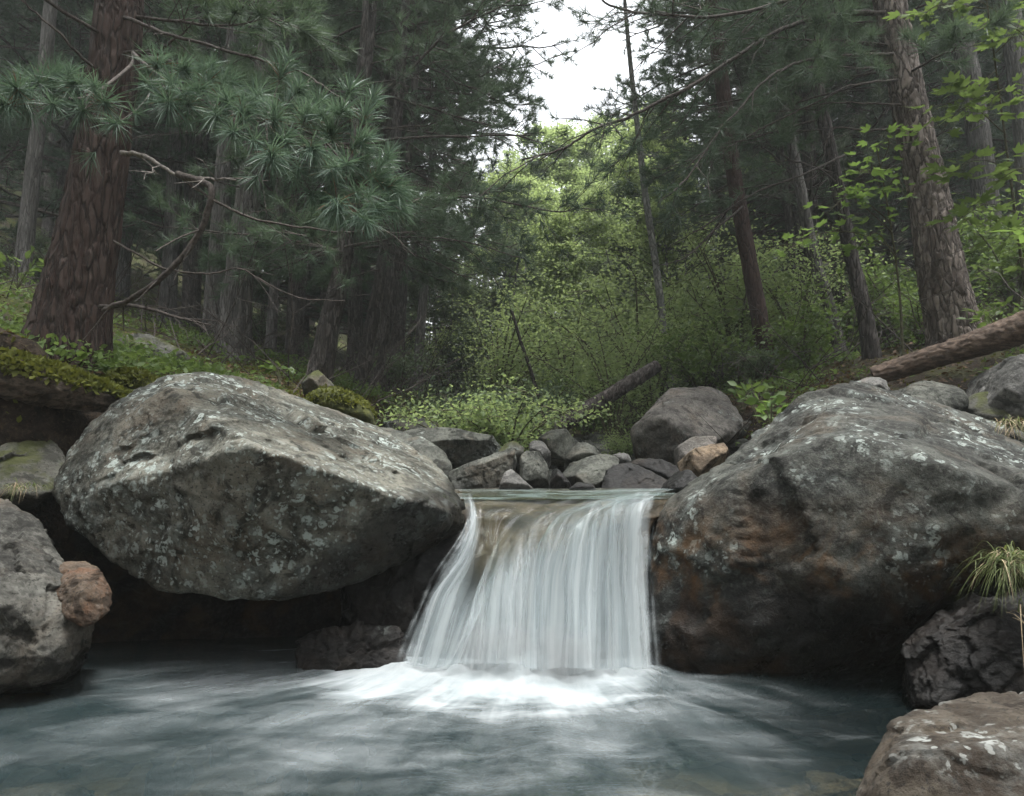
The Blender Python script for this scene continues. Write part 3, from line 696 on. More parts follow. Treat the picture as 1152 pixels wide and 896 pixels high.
def make_cascade():
    nu, nv = 260, 150
    S = sheet(nu, nv)
    U, V = np.meshgrid(np.linspace(0, 1, nu), np.linspace(0, 1, nv))
    T = norm(np.gradient(S, axis=0)); W = norm(np.gradient(S, axis=1)); Nn = norm(np.cross(T, W))
    if Nn[nv // 2, nu // 2, 1] > 0: Nn = -Nn
    root = empty('waterfall', (0.15, 3.1, 0.0), 'short milky white waterfall pouring between the two great boulders into the pool', 'waterfall')
    mi = root.matrix_basis.copy()
    for k, (off, dens, top) in enumerate(((0.0, .46, .02), (.035, .48, .05), (.07, .38, .03))):
        q = np.stack((U * 9 + .8 * V, V * 1.3 + k * 5, np.full_like(U, k * 7.3)), -1).reshape(-1, 3)
        d = (fbm(q, 3, 30 + k) * .055).reshape(U.shape)
        grow = sstep(.15, .6, V)
        pos = S + Nn * ((d * (.15 + grow) + off * grow * (.3 + .7 * V) + .012)[..., None])
        mb = MB(); mb.add(pos.reshape(-1, 3) - np.array(root.location), grid_faces(nv, nu))
        o = build(mb, 'water_veil', cascade_mat('falling_water_%d' % k if k else 'falling_water', 3.7 * k, dens, top, 1.0 if k == 2 else 0.0), root)
        add_uv(o, np.stack((U, V), -1).reshape(-1, 2))
    # spray thrown up where it lands
    d0, f = ico(4); n = fbm(d0 * 2.2, 3, 66)[:, None]
    v = d0 * np.array((.54, .20, .17)) * (1 + .25 * n) + (0.04, 2.84, .06)
    mb = MB(); mb.add(v - np.array(root.location), f)
    m = NT('spray'); tc = m.n("TexCoord").outputs["Generated"]
    q = m.n("VectorMath", {0: m.n("VectorMath", {0: tc, 1: (.5, .5, .5)}, operation='SUBTRACT').outputs[0]}, operation='LENGTH').outputs["Value"]
    dn = m.math('MULTIPLY', m.ramp(q, .05, .48, 1, 0), m.math('MULTIPLY', m.ramp(m.noise(m.obj(), 7, 3), .3, .7), 9.0))
    vol = m.n("VolumePrincipled", {"Color": (.95, .97, .98, 1), "Density": dn, "Anisotropy": .3})
    m.t.links.new(vol.outputs[0], m.out.inputs[1])
    o = build(mb, 'spray', m.mat, root); o['kind'] = 'stuff'
    # the rock step under it
    S2 = S - Nn * (.045 + .12 * sstep(.35, 1, V))[..., None] 
    q = S2.reshape(-1, 3)
    a, _ = chip(q, 4.5, 77)
    S2 = S2 + Nn * ((a * .09 + fbm(q * 6, 4, 78) * .014)[:, None]).reshape(nv, nu, 1) * .9
    S2 = S2[:, ::2][::1]
    nu2 = S2.shape[1]
    # closed body: front sheet, then a back sheet pushed deep into the hill
    back = S2.copy(); back[..., 1] = 4.4; back[..., 2] = np.minimum(back[..., 2], LIP_Z - .16)
    mb = MB(); n = nv * nu2
    v = np.vstack((S2.reshape(-1, 3), back.reshape(-1, 3)))
    fr = grid_faces(nv, nu2); bk = fr[:, ::-1] + n
    i = np.arange(nv - 1) * nu2
    l = np.stack((i, i + nu2, i + nu2 + n, i + n), 1)
    r = np.stack((i + nu2 - 1 + nu2, i + nu2 - 1, i + nu2 - 1 + n, i + nu2 - 1 + nu2 + n), 1)
    j = np.arange(nu2 - 1)
    t = np.stack((j + 1, j, j + n, j + 1 + n), 1); b0 = (nv - 1) * nu2
    bo = np.stack((b0 + j, b0 + j + 1, b0 + j + 1 + n, b0 + j + n), 1)
    mb.add(v, np.vstack((fr, bk, l, r, t, bo)))
    m = NT('step_rock'); vv = m.obj(); nn = m.noise(vv, 7, 6, .65)
    z = m.n("SeparateXYZ", {0: m.n("NewGeometry").outputs["Position"]}).outputs[2]
    c = m.mix(m.ramp(nn, .35, .65), (.022, .015, .009), (.075, .050, .029))
    c = m.mix(m.ramp(z, .25, .5, 1, 0), c, (.03, .028, .024))
    mat = m.done(m.pbr(c, .65, m.bump(nn, .02, .7), .2))
    tag(build(mb, 'rock_ledge', mat, None, (.15, 3.4, 0)), 'smooth brown rock ledge the waterfall slides over, seen through thin water', 'rock ledge')
make_cascade()

def water_shader(name, foam_fn, deep=(.030, .055, .055), wave=1.0, murk=.55, gloss=1.0):
    m = NT(name); tc = m.n("TexCoord").outputs["Object"]
    foam, waveh = foam_fn(m, tc)
    nb = m.bump(waveh, .02 * wave, .8)
    glos = m.n("BsdfGlossy", {"Color": (1, 1, 1, 1), "Roughness": .11, "Normal": nb})
    clear = m.n("BsdfTransparent", {"Color": (.66, .72, .66, 1)})
    body = m.n("BsdfDiffuse", {"Color": (*deep, 1), "Normal": nb})
    sx = m.n("SeparateXYZ", {0: tc}).outputs[0]
    mk = m.ramp(m.math("ADD", sx, m.math("MULTIPLY", m.math("SUBTRACT", waveh, .7), .8)), .45, 1.1, murk, murk * .35)
    under = m.n("MixShader", {0: mk, 1: clear.outputs[0], 2: body.outputs[0]})
    fr = m.math('MULTIPLY', m.n("Fresnel", {"IOR": 1.33, "Normal": nb}).outputs[0], gloss)
    wat = m.n("MixShader", {0: fr, 1: under.outputs[0], 2: glos.outputs[0]})
    fd = m.n("BsdfDiffuse", {"Color": m.mix(m.ramp(waveh, .45, 1.0), (.22, .255, .265), (.38, .41, .42)), "Normal": m.bump(waveh, .02, .4)})
    s = m.n("MixShader", {0: foam, 1: wat.outputs[0], 2: fd.outputs[0]})
    return m.done(s)

FC = (0.10, 3.12)     # the plunge point
def pool_foam(m, tc):
    s = m.n("SeparateXYZ", {0: tc}); x, y = s.outputs[0], s.outputs[1]
    # polar coordinates round the plunge: the long exposure draws the foam out along them
    nz = m.noise(tc, 1.5, 2, .5)
    dx = m.math('SUBTRACT', x, FC[0]); dy = m.math('SUBTRACT', FC[1] + .35, y)
    r = m.math('SQRT', m.math('ADD', m.math('MULTIPLY', dx, dx), m.math('MULTIPLY', dy, dy)))
    th = m.math('ARCTAN2', dx, dy)
    th2 = m.math('ADD', th, m.math('MULTIPLY', m.math('SUBTRACT', nz, .5), .10))
    def pol(fa, fr, z, det=4): return m.noise(m.n("CombineXYZ", {0: m.math('MULTIPLY', th2, fa), 1: m.math('MULTIPLY', r, fr), 2: z}).outputs[0], 1.0, det, .62)
    a = pol(5, 1.2, 0, 3); b = pol(17, 1.9, 4, 3); c = pol(55, 3.5, 8, 2)
    st = m.math('ADD', m.math('ADD', m.math('MULTIPLY', a, .45), m.math('MULTIPLY', b, .35)), m.math('MULTIPLY', c, .20))
    car = m.noise(m.n("Mapping", {"Vector": tc, "Scale": (1.3, 3.4, 1)}).outputs[0], 1.9, 5, .6, .5)
    pw = m.math('MULTIPLY', m.ramp(m.math('ABSOLUTE', th), .2, 1.2, .38, .9), m.ramp(r, .3, 2.2, 1, .75))
    st = m.math('ADD', m.math('MULTIPLY', st, pw), m.math('MULTIPLY', car, m.math('SUBTRACT', 1.0, pw)))
    # distance from the foot of the fall, stretched to the left
    ex = m.math('DIVIDE', m.math('SUBTRACT', x, .06), 1.35); ey = m.math('DIVIDE', m.math('SUBTRACT', 2.92, y), 1.1)
    ex2 = m.math('MULTIPLY', ex, m.ramp(x, .0, 1.1, .66, 1.6))
    rr = m.math('SQRT', m.math('ADD', m.math('MULTIPLY', ex2, ex2), m.math('MULTIPLY', ey, ey)))
    core = m.ramp(rr, .12, .66, 1, 0)
    mid = m.ramp(rr, .15, 1.5, 1, 0)
    f1 = m.ramp(m.math('ADD', st, m.math('MULTIPLY', core, .54)), .54, 1.0)
    f2 = m.math('MULTIPLY', m.ramp(m.math('ADD', st, m.math('MULTIPLY', mid, .26)), .54, .94), .36)
    soft = m.math('MULTIPLY', mid, m.ramp(a, .3, .7, .0, .18))
    foam = m.math('MINIMUM', m.math('ADD', m.math('MAXIMUM', f1, f2), soft), .90)
    h = m.math('ADD', m.math('MULTIPLY', st, 1.0), m.math('MULTIPLY', m.noise(tc, 9, 3), .5))
    return foam, h
def make_pool():
    X = np.arange(-3.4, 3.2, .02); Y = np.arange(.35, 3.62, .02)
    gx, gy = np.meshgrid(X, Y)
    dx = gx - FC[0]; dy = 2.95 - gy; r = np.hypot(dx, dy); th = np.arctan2(dx, dy)
    q = np.stack((th * 4, r * 2.2, np.zeros_like(r)), -1).reshape(-1, 3)
    amp = np.clip(1.25 - r * .55, .18, 1)
    z = fbm(q, 3, 50).reshape(r.shape) * .030 * amp + fbm(np.stack((gx * 2.5, gy * 4, 0 * gx), -1).reshape(-1, 3), 3, 51).reshape(r.shape) * .010
    # the boil where the water lands
    ridge = np.exp(-((gy - (2.86 + .03 * np.sin(gx * 9))) / .12) ** 2) * sstep(-.75, -.30, gx) * (1 - sstep(.35, .75, gx))
    n = fbm(np.stack((gx * 9, gy * 9, 0 * gx), -1).reshape(-1, 3), 3, 52).reshape(r.shape)
    z = z + ridge * (.045 + .05 * n)
    mb = MB(); mb.add(np.stack((gx, gy, z), -1).reshape(-1, 3), grid_faces(len(Y), len(X)))
    o = build(mb, 'pool_water', water_shader('pool_water', pool_foam, deep=(.030, .050, .053), murk=.40), None)
    tag(o, kind='structure')
make_pool()
def upper_foam(m, tc):
    v = m.n("Mapping", {"Vector": tc, "Scale": (2.0, 7.0, 1)}).outputs[0]
    n = m.noise(v, 1.6, 5, .6, .4)
    y = m.n("SeparateXYZ", {0: tc}).outputs[1]
    f = m.math('MULTIPLY', m.ramp(n, .42, .60), m.ramp(y, 3.75, 4.5, .42, .2))
    return f, n
def make_upper():
    X = np.arange(-.75, 1.20, .025); Y = np.arange(3.72, 5.2, .025)
    gx, gy = np.meshgrid(X, Y)
    z = LIP_Z + .006 + fbm(np.stack((gx * 3, gy * 6, 0 * gx), -1).reshape(-1, 3), 3, 61).reshape(gx.shape) * .010 + np.clip(gy - 4.7, 0, 1) * .05 - np.clip(4.08 - gy, 0, 1) * .075 - .006 * (gy < 4.06)
    mb = MB(); mb.add(np.stack((gx, gy, z), -1).reshape(-1, 3), grid_faces(len(Y), len(X)))
    tag(build(mb, 'stream_water', water_shader('stream_water', upper_foam, deep=(.055, .044, .028), murk=.75, gloss=.55)), kind='structure')
make_upper()

# ------------------------------------------------------------------ plants: needles and leaves
def needles(mb, pos, dirs, n, length, width, rng, spread=(.35, 1.25), mat=0, droop=0.0, two=False):
    """n needles round every tuft; pos and dirs are T x 3"""
    pos = np.asarray(pos); dirs = norm(dirs); T = len(pos)
    if T == 0: return
    d = np.repeat(dirs, n, 0); p = np.repeat(pos, n, 0); k = len(d)
    rv = rng.normal(size=(k, 3)); side = norm(np.cross(d, rv))
    a = rng.uniform(spread[0], spread[1], k)[:, None]
    nd = d * np.cos(a) + side * np.sin(a)
    nd[:, 2] -= droop; nd = norm(nd)
    back = rng.uniform(0, .45, k)[:, None] * length
    p = p - d * back
    L = length * rng.uniform(.7, 1.15, k)[:, None]
    w = norm(np.cross(nd, rng.normal(size=(k, 3)))) * width * .5
    if two:
        mid = p + nd * L * .55; tip = p + nd * L + np.array((0, 0, -1.0)) * L * rng.uniform(.02, .16, k)[:, None]
        v = np.stack((p - w * .8, p + w * .8, mid + w, mid - w, tip), 1).reshape(-1, 3)
        i = np.arange(k)[:, None] * 5
        mb.add(v, i + np.array([[0, 1, 2]]), mat); mb.v.pop(); mb.n -= len(v)  # reuse the same vertices for both face sets
        f3 = mb.f.pop(); m3 = mb.m.pop()
        base = mb.n
        mb.v.append(v); mb.n += len(v)
        mb.f.append(base + i + np.array([[0, 1, 2, 3]])); mb.m.append(np.full(k, mat))
        mb.f.append(base + i + np.array([[3, 2, 4]])); mb.m.append(np.full(k, mat))
    else:
        v = np.stack((p - w, p + w, p + nd * L), 1).reshape(-1, 3)
        mb.add(v, np.arange(k)[:, None] * 3 + np.array([[0, 1, 2]]), mat)
LEAF_OVAL = np.array([(0, 0, 0), (.22, .25, .04), (.28, .55, .05), (0, 1.0, -.02), (-.28, .55, .05), (-.22, .25, .04)])
LEAF_F = [(0, 1, 2, 3), (0, 3, 4, 5)]
def maple():
    pts = [(0, 0)]
    lobes = [(-1.25, .55), (-.62, .82), (0, 1.0), (.62, .82), (1.25, .55)]
    out = []
    for i, (a, r) in enumerate(lobes):
        for da, k in ((-.20, .70), (0, 1.0), (.20, .70)):
            out.append((math.sin(a + da) * r * k * .95, math.cos(a + da) * r * k * .9 + .12))
        if i < 4: 
            am = (a + lobes[i + 1][0]) / 2
            out.append((math.sin(am) * .45, math.cos(am) * .42 + .12))
    P0 = [(0, 0, 0)] + [(x, y, .10 * abs(x)) for x, y in out]
    f = [(0, i + 1, i) for i in range(1, len(P0) - 1)]
    return np.array(P0), f
MAPLE, MAPLE_F = maple()
def leaves(mb, pos, size, rng, shape='oval', flat=.6, mat=0, dirs=None):
    pos = np.asarray(pos); k = len(pos)
    if k == 0: return
    S, Fc = (LEAF_OVAL, LEAF_F) if shape == 'oval' else (MAPLE, MAPLE_F)
    up = norm(np.array((0, 0, 1.0)) * flat + rng.normal(size=(k, 3)) * (1 - flat))
    d = rng.normal(size=(k, 3)) if dirs is None else np.asarray(dirs) + rng.normal(size=(k, 3)) * .4
    d = norm(d - up * (d * up).sum(1, keepdims=True)); s = np.cross(d, up)
    sz = size * rng.uniform(.55, 1.25, k)[:, None, None]
    v = pos[:, None, :] + (S[None, :, 0:1] * s[:, None, :] + S[None, :, 1:2] * d[:, None, :] + S[None, :, 2:3] * up[:, None, :]) * sz
    f = np.arange(k)[:, None, None] * len(S) + np.array(Fc)[None]
    mb.add(v.reshape(-1, 3), f.reshape(-1, len(Fc[0])), mat)

def limb(start, d, length, rng, droop=.15, sub=9, curve=.12, n=9, sublen=.45, rise=0.0, flat=.7):
    """one conifer limb: main path and side twigs in a flattish fan"""
    d = norm(d); side = norm(np.cross(d, (0, 0, 1.0))); ts = np.linspace(0, 1, n)[:, None]
    bend = rng.normal() * curve
    path = start + d * length * ts + side * (bend * length * ts ** 2) + np.array((0, 0, 1.0)) * (-droop * length * ts ** 1.6 + rise * length * ts ** 3)
    path = path + rng.normal(size=path.shape) * .012 * length * ts
    subs = []
    for i in range(sub):
        t = rng.uniform(.22, .97); k = t * (n - 1); a = int(k); p = path[a] + (path[min(a + 1, n - 1)] - path[a]) * (k - a)
        sg = 1 if i % 2 else -1
        dd = norm(d * rng.uniform(.5, 1.1) + side * sg * rng.uniform(.5, 1.1) + np.array((0, 0, 1)) * rng.normal() * (1 - flat) )
        L = length * sublen * (1 - t * .55) * rng.uniform(.5, 1.15)
        u = np.linspace(0, 1, 5)[:, None]
        sp = p + dd * L * u + np.array((0, 0, 1.0)) * (rng.uniform(-.18, .12) * L) * u ** 2 + rng.normal(size=(5, 3)) * .02 * L * u
        subs.append(sp)
    return path, subs
def grow_limb(mb, start, d, length, rng, r0, wood=0, green=1, tufts=4, nn=26, nl=.11, nw=.003, live=True, detail=5, two=False, spread=(.35, 1.25), **kw):
    path, subs = limb(start, d, length, rng, **kw)
    tube(mb, path, np.linspace(r0, r0 * .18, len(path)), detail, wood, cap=False)
    tp, td = [], []
    for sp in subs:
        tube(mb, sp, np.linspace(r0 * .32, r0 * .10, len(sp)), 3, wood, cap=False)
        if live:
            L = len(sp) - 1
            for k in range(tufts):
                t = 1 - (k / tufts) * .75; q = t * L; a = min(int(q), L - 1); p = sp[a] + (sp[a + 1] - sp[a]) * (q - a)
                dd = norm(sp[a + 1] - sp[a] + np.array((0, 0, .25)) * np.linalg.norm(sp[a + 1] - sp[a]) + rng.normal(size=3) * .35 * np.linalg.norm(sp[a + 1] - sp[a]) * (k > 0))
                p2 = p + dd * (rng.uniform(.02, .08) if k else 0)
                tp.append(p2); td.append(dd)
    if live:
        tp.append(path[-1]); td.append(path[-1] - path[-2])
        needles(mb, np.array(tp), np.array(td), nn, nl, nw, rng, mat=green, two=two, spread=spread)
    return path

M['needle_far'] = leaf_mat('teal_needle', (.055, .092, .058), (.12, .18, .115), .3, .55, 1.5)
def crown_pine(rng, z0, z1, length, n, dead_from=None, nn=22, nl=.12, nw=.004, tufts=4, sub=10):
    """crown of a pine round the z axis, base at z0"""
    mb = MB()
    for i in range(n):
        z = z0 + (z1 - z0) * (i + rng.uniform(0, 1)) / n; t = (z - z0) / (z1 - z0)
        L = length * (1 - t) ** .75 * rng.uniform(.55, 1.1) + .25
        a = rng.uniform(0, 2 * math.pi)
        grow_limb(mb, np.array((0, 0, z)), (math.cos(a), math.sin(a), rng.uniform(-.05, .35)), L, rng, .012 + .010 * L, tufts=tufts, nn=nn, nl=nl, nw=nw, sub=sub, droop=rng.uniform(.08, .3), rise=.12)
    if dead_from is not None:
        for i in range(int((z0 - dead_from) * 5)):
            z = rng.uniform(dead_from, z0 + 1); a = rng.uniform(0, 6.283)
            grow_limb(mb, np.array((0, 0, z)), (math.cos(a), math.sin(a), rng.uniform(-.25, .2)), rng.uniform(.5, length * .8), rng, .011, live=False, sub=6, droop=.2, detail=4, flat=.4)
    return mb

def bark_disp(depth, seed, zs=.3, sc=24.0, flare=.5, fh=.22):
    def f(path, ang, rr, dirs):
        z = np.concatenate(([0], np.cumsum(np.linalg.norm(np.diff(path, axis=0), axis=1))))
        rr = rr * (1 + flare * np.exp(-z / fh)[:, None] * (1 + .5 * np.sin(ang * 4 + seed)[None, :] * .8))
        pos = path[:, None, :] * np.array((1, 1, 1)) + dirs * rr[:, :, None]
        q = (pos * np.array((1, 1, zs)) * sc).reshape(-1, 3)
        q = q + np.stack([vnoise(q * .5 + 9 * k, seed + k) for k in range(3)], 1) * .55
        f1, f2, off, hid = voro(q, seed)
        e = sstep(.02, .32, f2 - f1); lift = ((hid >> 4) & 255) / 255.0
        d = -depth * (1 - e) - depth * .7 * (1 - lift) * e + fbm(q * 2.5, 3, seed + 5) * depth * .35
        lowf = vnoise(pos.reshape(-1, 3) * np.array((5, 5, 1.5)), seed + 8) * .04
        return rr * (1 + lowf.reshape(rr.shape)) + d.reshape(rr.shape)
    return f
def trunk_path(px_pts, top_z=14.0, n=60, sink=.18):
    """pixel waypoints (px, py, Y, width px) from the base upward -> path and radii, carried on above the frame"""
    w = np.array([P(a, b, c) for a, b, c, _ in px_pts]); r = np.array([wd / F * c / 2 for _, _, c, wd in px_pts])
    w[0, 2] -= sink
    d = norm(w[-1] - w[-2]); d = norm(d + np.array((0, 0, .6)))
    zz = w[-1, 2]
    ext = []; er = []
    k = 3
    for i in range(1, k + 1):
        h = (top_z - zz) * i / k
        ext.append(w[-1] + d * h / max(d[2], .5)); er.append(max(r[-1] * (1 - .85 * i / k), .015))
    allp = np.vstack((w, ext)); allr = np.concatenate((r, er))
    seg = np.concatenate(([0], np.cumsum(np.linalg.norm(np.diff(allp, axis=0), axis=1))))
    C = crom(allp, 400); cs = np.concatenate(([0], np.cumsum(np.linalg.norm(np.diff(C, axis=0), axis=1)))); 
    vis = seg[len(w) - 1] / seg[-1]
    s = np.concatenate((np.linspace(0, vis, n), np.linspace(vis, 1, max(n // 6, 8))[1:])) * cs[-1]
    path = np.stack([np.interp(s, cs, C[:, i]) for i in range(3)], 1)
    rad = np.interp(s / cs[-1], seg / seg[-1], allr)
    return path, rad

CROWNS = []
for k in range(3):
    rng = np.random.default_rng(100 + k)
    mb = crown_pine(rng, 0, 8.5, 2.6, 64, nn=12, nl=.17, nw=.011, tufts=4, sub=11)
    CROWNS.append(mb.mesh('crown', [M['twig'], M['needle']]))

def near_tree(name, pts, bark, label, cat='tree', group=None, n=80, sides=20, depth=.010, top_z=13, crown=None, crown_z=5.0, crown_s=1.0, flare=.45, seed=0, sc=24., zs=.3, mats=None):
    path, rad = trunk_path(pts, top_z, n)
    base = path[0] + np.array((0, 0, .15))
    root = empty(name, base, label, cat, group)
    mb = MB(); tube(mb, path - base, rad, sides, 0, bark_disp(depth, seed + 1, zs, sc, flare))
    build(mb, 'trunk', M[bark], root)
    if crown is not None:
        i = int(np.argmin(abs(path[:, 2] - base[2] - crown_z)))
        c = link('crown', CROWNS[crown], root, path[i] - base, (0, 0, seed * 1.3), crown_s)
    return root, path, base, rad
def on_path(path, pxpy):
    """the point of the trunk path nearest to a picture row"""
    best = None
    for i in range(len(path)):
        p = path[i]; v = (p[2] - CAM_Z); fwd = p[1] * cP + v * sP; upv = -p[1] * sP + v * cP
        py = 448 - F * upv / fwd
        if best is None or abs(py - pxpy) < best[0]: best = (abs(py - pxpy), i)
    return best[1]

def px_branch(root, base, pts, r0, mat='twig', name='branch', twigs=0, seed=0, twig_len=.35, r1=None, tufts=None):
    """a limb drawn through pixel waypoints (px, py, Y) as a child of its tree; optional twigs and needle tufts"""
    rng = np.random.default_rng(900 + seed)
    path = crom(PP(pts), 8 * len(pts)); L = len(path)
    wob = np.cumsum(rng.normal(size=path.shape), 0) * .0035; wob -= wob[0]
    path = path + wob - base
    mb = MB(); tube(mb, path, np.linspace(r0, r1 or r0 * .3, L), 7, 0)
    tp, td = [], []
    for k in range(twigs):
        i = int(rng.uniform(.15, .97) * (L - 1)); d = norm(path[min(i + 1, L - 1)] - path[max(i - 1, 0)])
        sd = norm(np.cross(d, (0, 0, 1.0))) * rng.choice((-1, 1)); dd = norm(d * rng.uniform(.3, 1.1) + sd * rng.uniform(.2, 1) + np.array((0, 0, rng.uniform(-.7, .5))))
        l = twig_len * rng.uniform(.3, 1.2); u = np.linspace(0, 1, 6)[:, None]
        tw = path[i] + dd * l * u + rng.normal(size=(6, 3)) * .03 * l * u + np.array((0, 0, -.15 * l)) * u ** 2
        tube(mb, tw, np.linspace(r0 * .28, r0 * .12, 6), 4, 0, cap=False)
        if rng.uniform() < .6:
            j = 3; d3 = norm(dd + rng.normal(size=3) * .6); t3 = tw[j] + d3 * l * .45 * np.linspace(0, 1, 4)[:, None]
            tube(mb, t3, np.linspace(r0 * .18, r0 * .08, 4), 3, 0, cap=False)
            tp.append(t3[-1]); td.append(d3)
        tp.append(tw[-1]); td.append(dd); tp.append(tw[3]); td.append(dd)
    o_mats = [M[mat]]
    if tufts:
        nn, nl, nw, green, two = tufts
        tp.append(path[-1]); td.append(path[-1] - path[-2])
        needles(mb, np.array(tp), np.array(td), nn, nl, nw, rng, mat=1, two=two, spread=(.25, 1.3)); o_mats.append(M[green])
    return build(mb, name, o_mats, root)

# --- the big reddish pine on the left bank, with the blue green branch in front of it
root1, path1, base1, _ = root, path, base, rad = near_tree('pine_tree', [(72, 392, 4.5, 84), (88, 320, 4.5, 76), (108, 215, 4.5, 62), (122, 120, 4.5, 57), (132, 20, 4.5, 55), (138, -80, 4.5, 50)], 'bark_red',
    'big reddish brown pine with thick cracked bark, nearest on the left bank', 'pine tree', n=460, sides=150, depth=.015, crown=0, crown_z=5.0, crown_s=.8, flare=.35, seed=3, sc=20., zs=.15)
px_branch(root, base, [(136, 172, 4.35), (165, 178, 4.3), (200, 196, 4.2), (234, 200, 4.1), (262, 200, 4.0)], .016, 'twig_pale', twigs=5, seed=1)
px_branch(root, base, [(200, 196, 4.2), (238, 212, 4.1), (225, 260, 4.1), (190, 305, 4.1), (150, 338, 4.15), (122, 352, 4.2)], .022, 'twig', twigs=6, seed=2, r1=.014)
px_branch(root, base, [(200, 197, 4.2), (262, 238, 4.0), (330, 256, 3.9), (390, 262, 3.8), (440, 252, 3.7)], .009, 'twig', twigs=8, seed=3)
px_branch(root, base, [(128, 272, 4.4), (180, 298, 4.3), (230, 303, 4.3), (275, 300, 4.3), (330, 330, 4.3), (392, 336, 4.3)], .008, 'twig', twigs=7, seed=4)
px_branch(root, base, [(140, 60, 4.4), (175, 55, 4.3), (205, 38, 4.25), (222, 20, 4.2)], .012, 'twig', twigs=5, seed=5)
px_branch(root, base, [(104, 75, 4.35), (70, 40, 4.2), (30, 5, 4.1), (5, -20, 4.0)], .010, 'twig', twigs=6, seed=6)
px_branch(root, base, [(140, 20, 4.4), (200, 40, 4.2), (270, 60, 4.0), (340, 80, 3.9), (400, 120, 3.8)], .013, 'twig', twigs=12, seed=7)
px_branch(root, base, [(112, 345, 4.35), (160, 342, 4.3), (205, 352, 4.2), (230, 358, 4.2)], .014, 'twig', twigs=6, seed=8)

def needle_spray(root, base, stems, seed, nn=120, nl=.145, nw=.0036, green='needle_near', name='branch'):
    """foreground pine sprays: each stem ends in a brush of long needles"""
    rng = np.random.default_rng(seed); mb = MB(); tp, td = [], []
    for pts, rr in stems:
        path = crom(PP(pts), 7 * len(pts)) - base
        tube(mb, path, np.linspace(rr, rr * .35, len(path)), 6, 0, cap=False)
        for k in range(2):
            pass
        tp.append(path[-1]); td.append(path[-1] - path[-3])
    tp, td = np.array(tp), np.array(td)
    for g, (k, L, sp_) in enumerate(((1.0, 1.0, (.10, 1.30)), (.7, .78, (.2, 1.55)), (1.25, 1.15, (.1, 1.1)), (.85, .95, (.3, 1.7)))):
        needles(mb, tp[g::4], td[g::4] + np.array((0, 0, -.15)) * np.linalg.norm(td[g::4], axis=1, keepdims=True) * g, int(nn * k), nl * L, nw, rng, spread=sp_, mat=1, two=True)
    needles(mb, tp[::2] - td[::2] * .6, td[::2], 16, nl * .8, nw, rng, spread=(.5, 1.9), mat=2, two=True)
    # shorter side shoots so the clumps run into each other
    sel = rng.integers(0, len(tp), len(tp)); off = rng.normal(size=(len(tp), 3)) * .06
    needles(mb, tp[sel] + off, td[sel] + off * .5, int(nn * .35), nl * .7, nw * .9, rng, spread=(.2, 1.4), mat=1, two=True)
    return build(mb, name, [M['twig'], M[green], M['litter']], root)
rng = np.random.default_rng(77)
main = [(146, 60, 3.9), (120, 118, 3.4), (70, 132, 3.15), (10, 128, 3.05)]
ctr = [(18, 100, 3.0), (42, 92, 3.1), (2, 118, 2.95), (60, 118, 3.0), (84, 95, 3.15), (92, 126, 3.05), (118, 116, 3.1), (130, 140, 3.0), (60, 88, 3.2), (30, 124, 3.1),
       (176, 72, 3.2), (192, 92, 3.1), (205, 80, 3.3), (170, 100, 3.1), (212, 118, 3.05), (226, 100, 3.2), (190, 118, 3.0), (244, 132, 3.05), (255, 112, 3.2), (262, 150, 3.0), (275, 126, 3.1),
       (292, 106, 3.2), (310, 134, 3.1), (288, 160, 3.0), (306, 176, 2.95), (322, 158, 3.1), (318, 80, 3.4), (338, 98, 3.3), (345, 130, 3.2), (362, 112, 3.3), (372, 148, 3.2), (386, 122, 3.2), (352, 170, 3.1),
       (396, 98, 3.35), (412, 128, 3.3), (420, 106, 3.4), (404, 160, 3.2), (390, 186, 3.1), (372, 196, 3.1), (352, 222, 3.1), (380, 234, 3.0), (402, 222, 3.1), (424, 200, 3.2), (436, 180, 3.3), (440, 212, 3.2), (426, 238, 3.1), (404, 246, 3.0), (336, 192, 3.1), (444, 232, 3.3), (262, 92, 3.4), (238, 86, 3.4), (408, 184, 3.2), (330, 116, 3.4)]
mainpts = PP([(146, 60, 3.9), (170, 92, 3.5), (215, 104, 3.4), (262, 130, 3.3), (315, 142, 3.3), (360, 158, 3.3), (395, 200, 3.25)])
stems = [([(150, 60, 4.3), (146, 75, 3.9), (100, 108, 3.4), (60, 110, 3.25), (22, 112, 3.15)], .012), ([(150, 60, 4.3), (160, 70, 3.8), (200, 100, 3.4), (262, 128, 3.3), (320, 140, 3.3), (365, 160, 3.3), (400, 205, 3.25)], .014)]
anch = [(100, 108, 3.4), (60, 110, 3.25), (30, 112, 3.18), (180, 88, 3.55), (215, 108, 3.37), (262, 128, 3.3), (300, 136, 3.3), (335, 146, 3.3), (365, 160, 3.3), (385, 182, 3.28), (398, 200, 3.25)]
for x, y, Y in ctr:
    c = min(anch, key=lambda a: abs(a[0] - (x - (18 if x > 150 else -18))) + abs(a[1] - y) * .6)
    stems.append(([c, ((c[0] + x) / 2 + rng.normal() * 3, (c[1] + y) / 2 + 5, (c[2] + Y) / 2), (x, y, Y)], .005))
needle_spray(root, base, stems, 78)
# the sprays behind and above on the same side, dimmer
stems = []
for k in range(46):
    x = rng.uniform(-20, 560); y = rng.uniform(-60, 60) if k % 2 else rng.uniform(-40, 170)
    if 60 < x < 160 and y > 0: continue
    Y = rng.uniform(5.2, 6.8)
    stems.append(([(x - rng.uniform(10, 40), y + rng.uniform(-26, 4), Y + .3), (x - 8, y - 4, Y + .1), (x, y, Y)], .006))

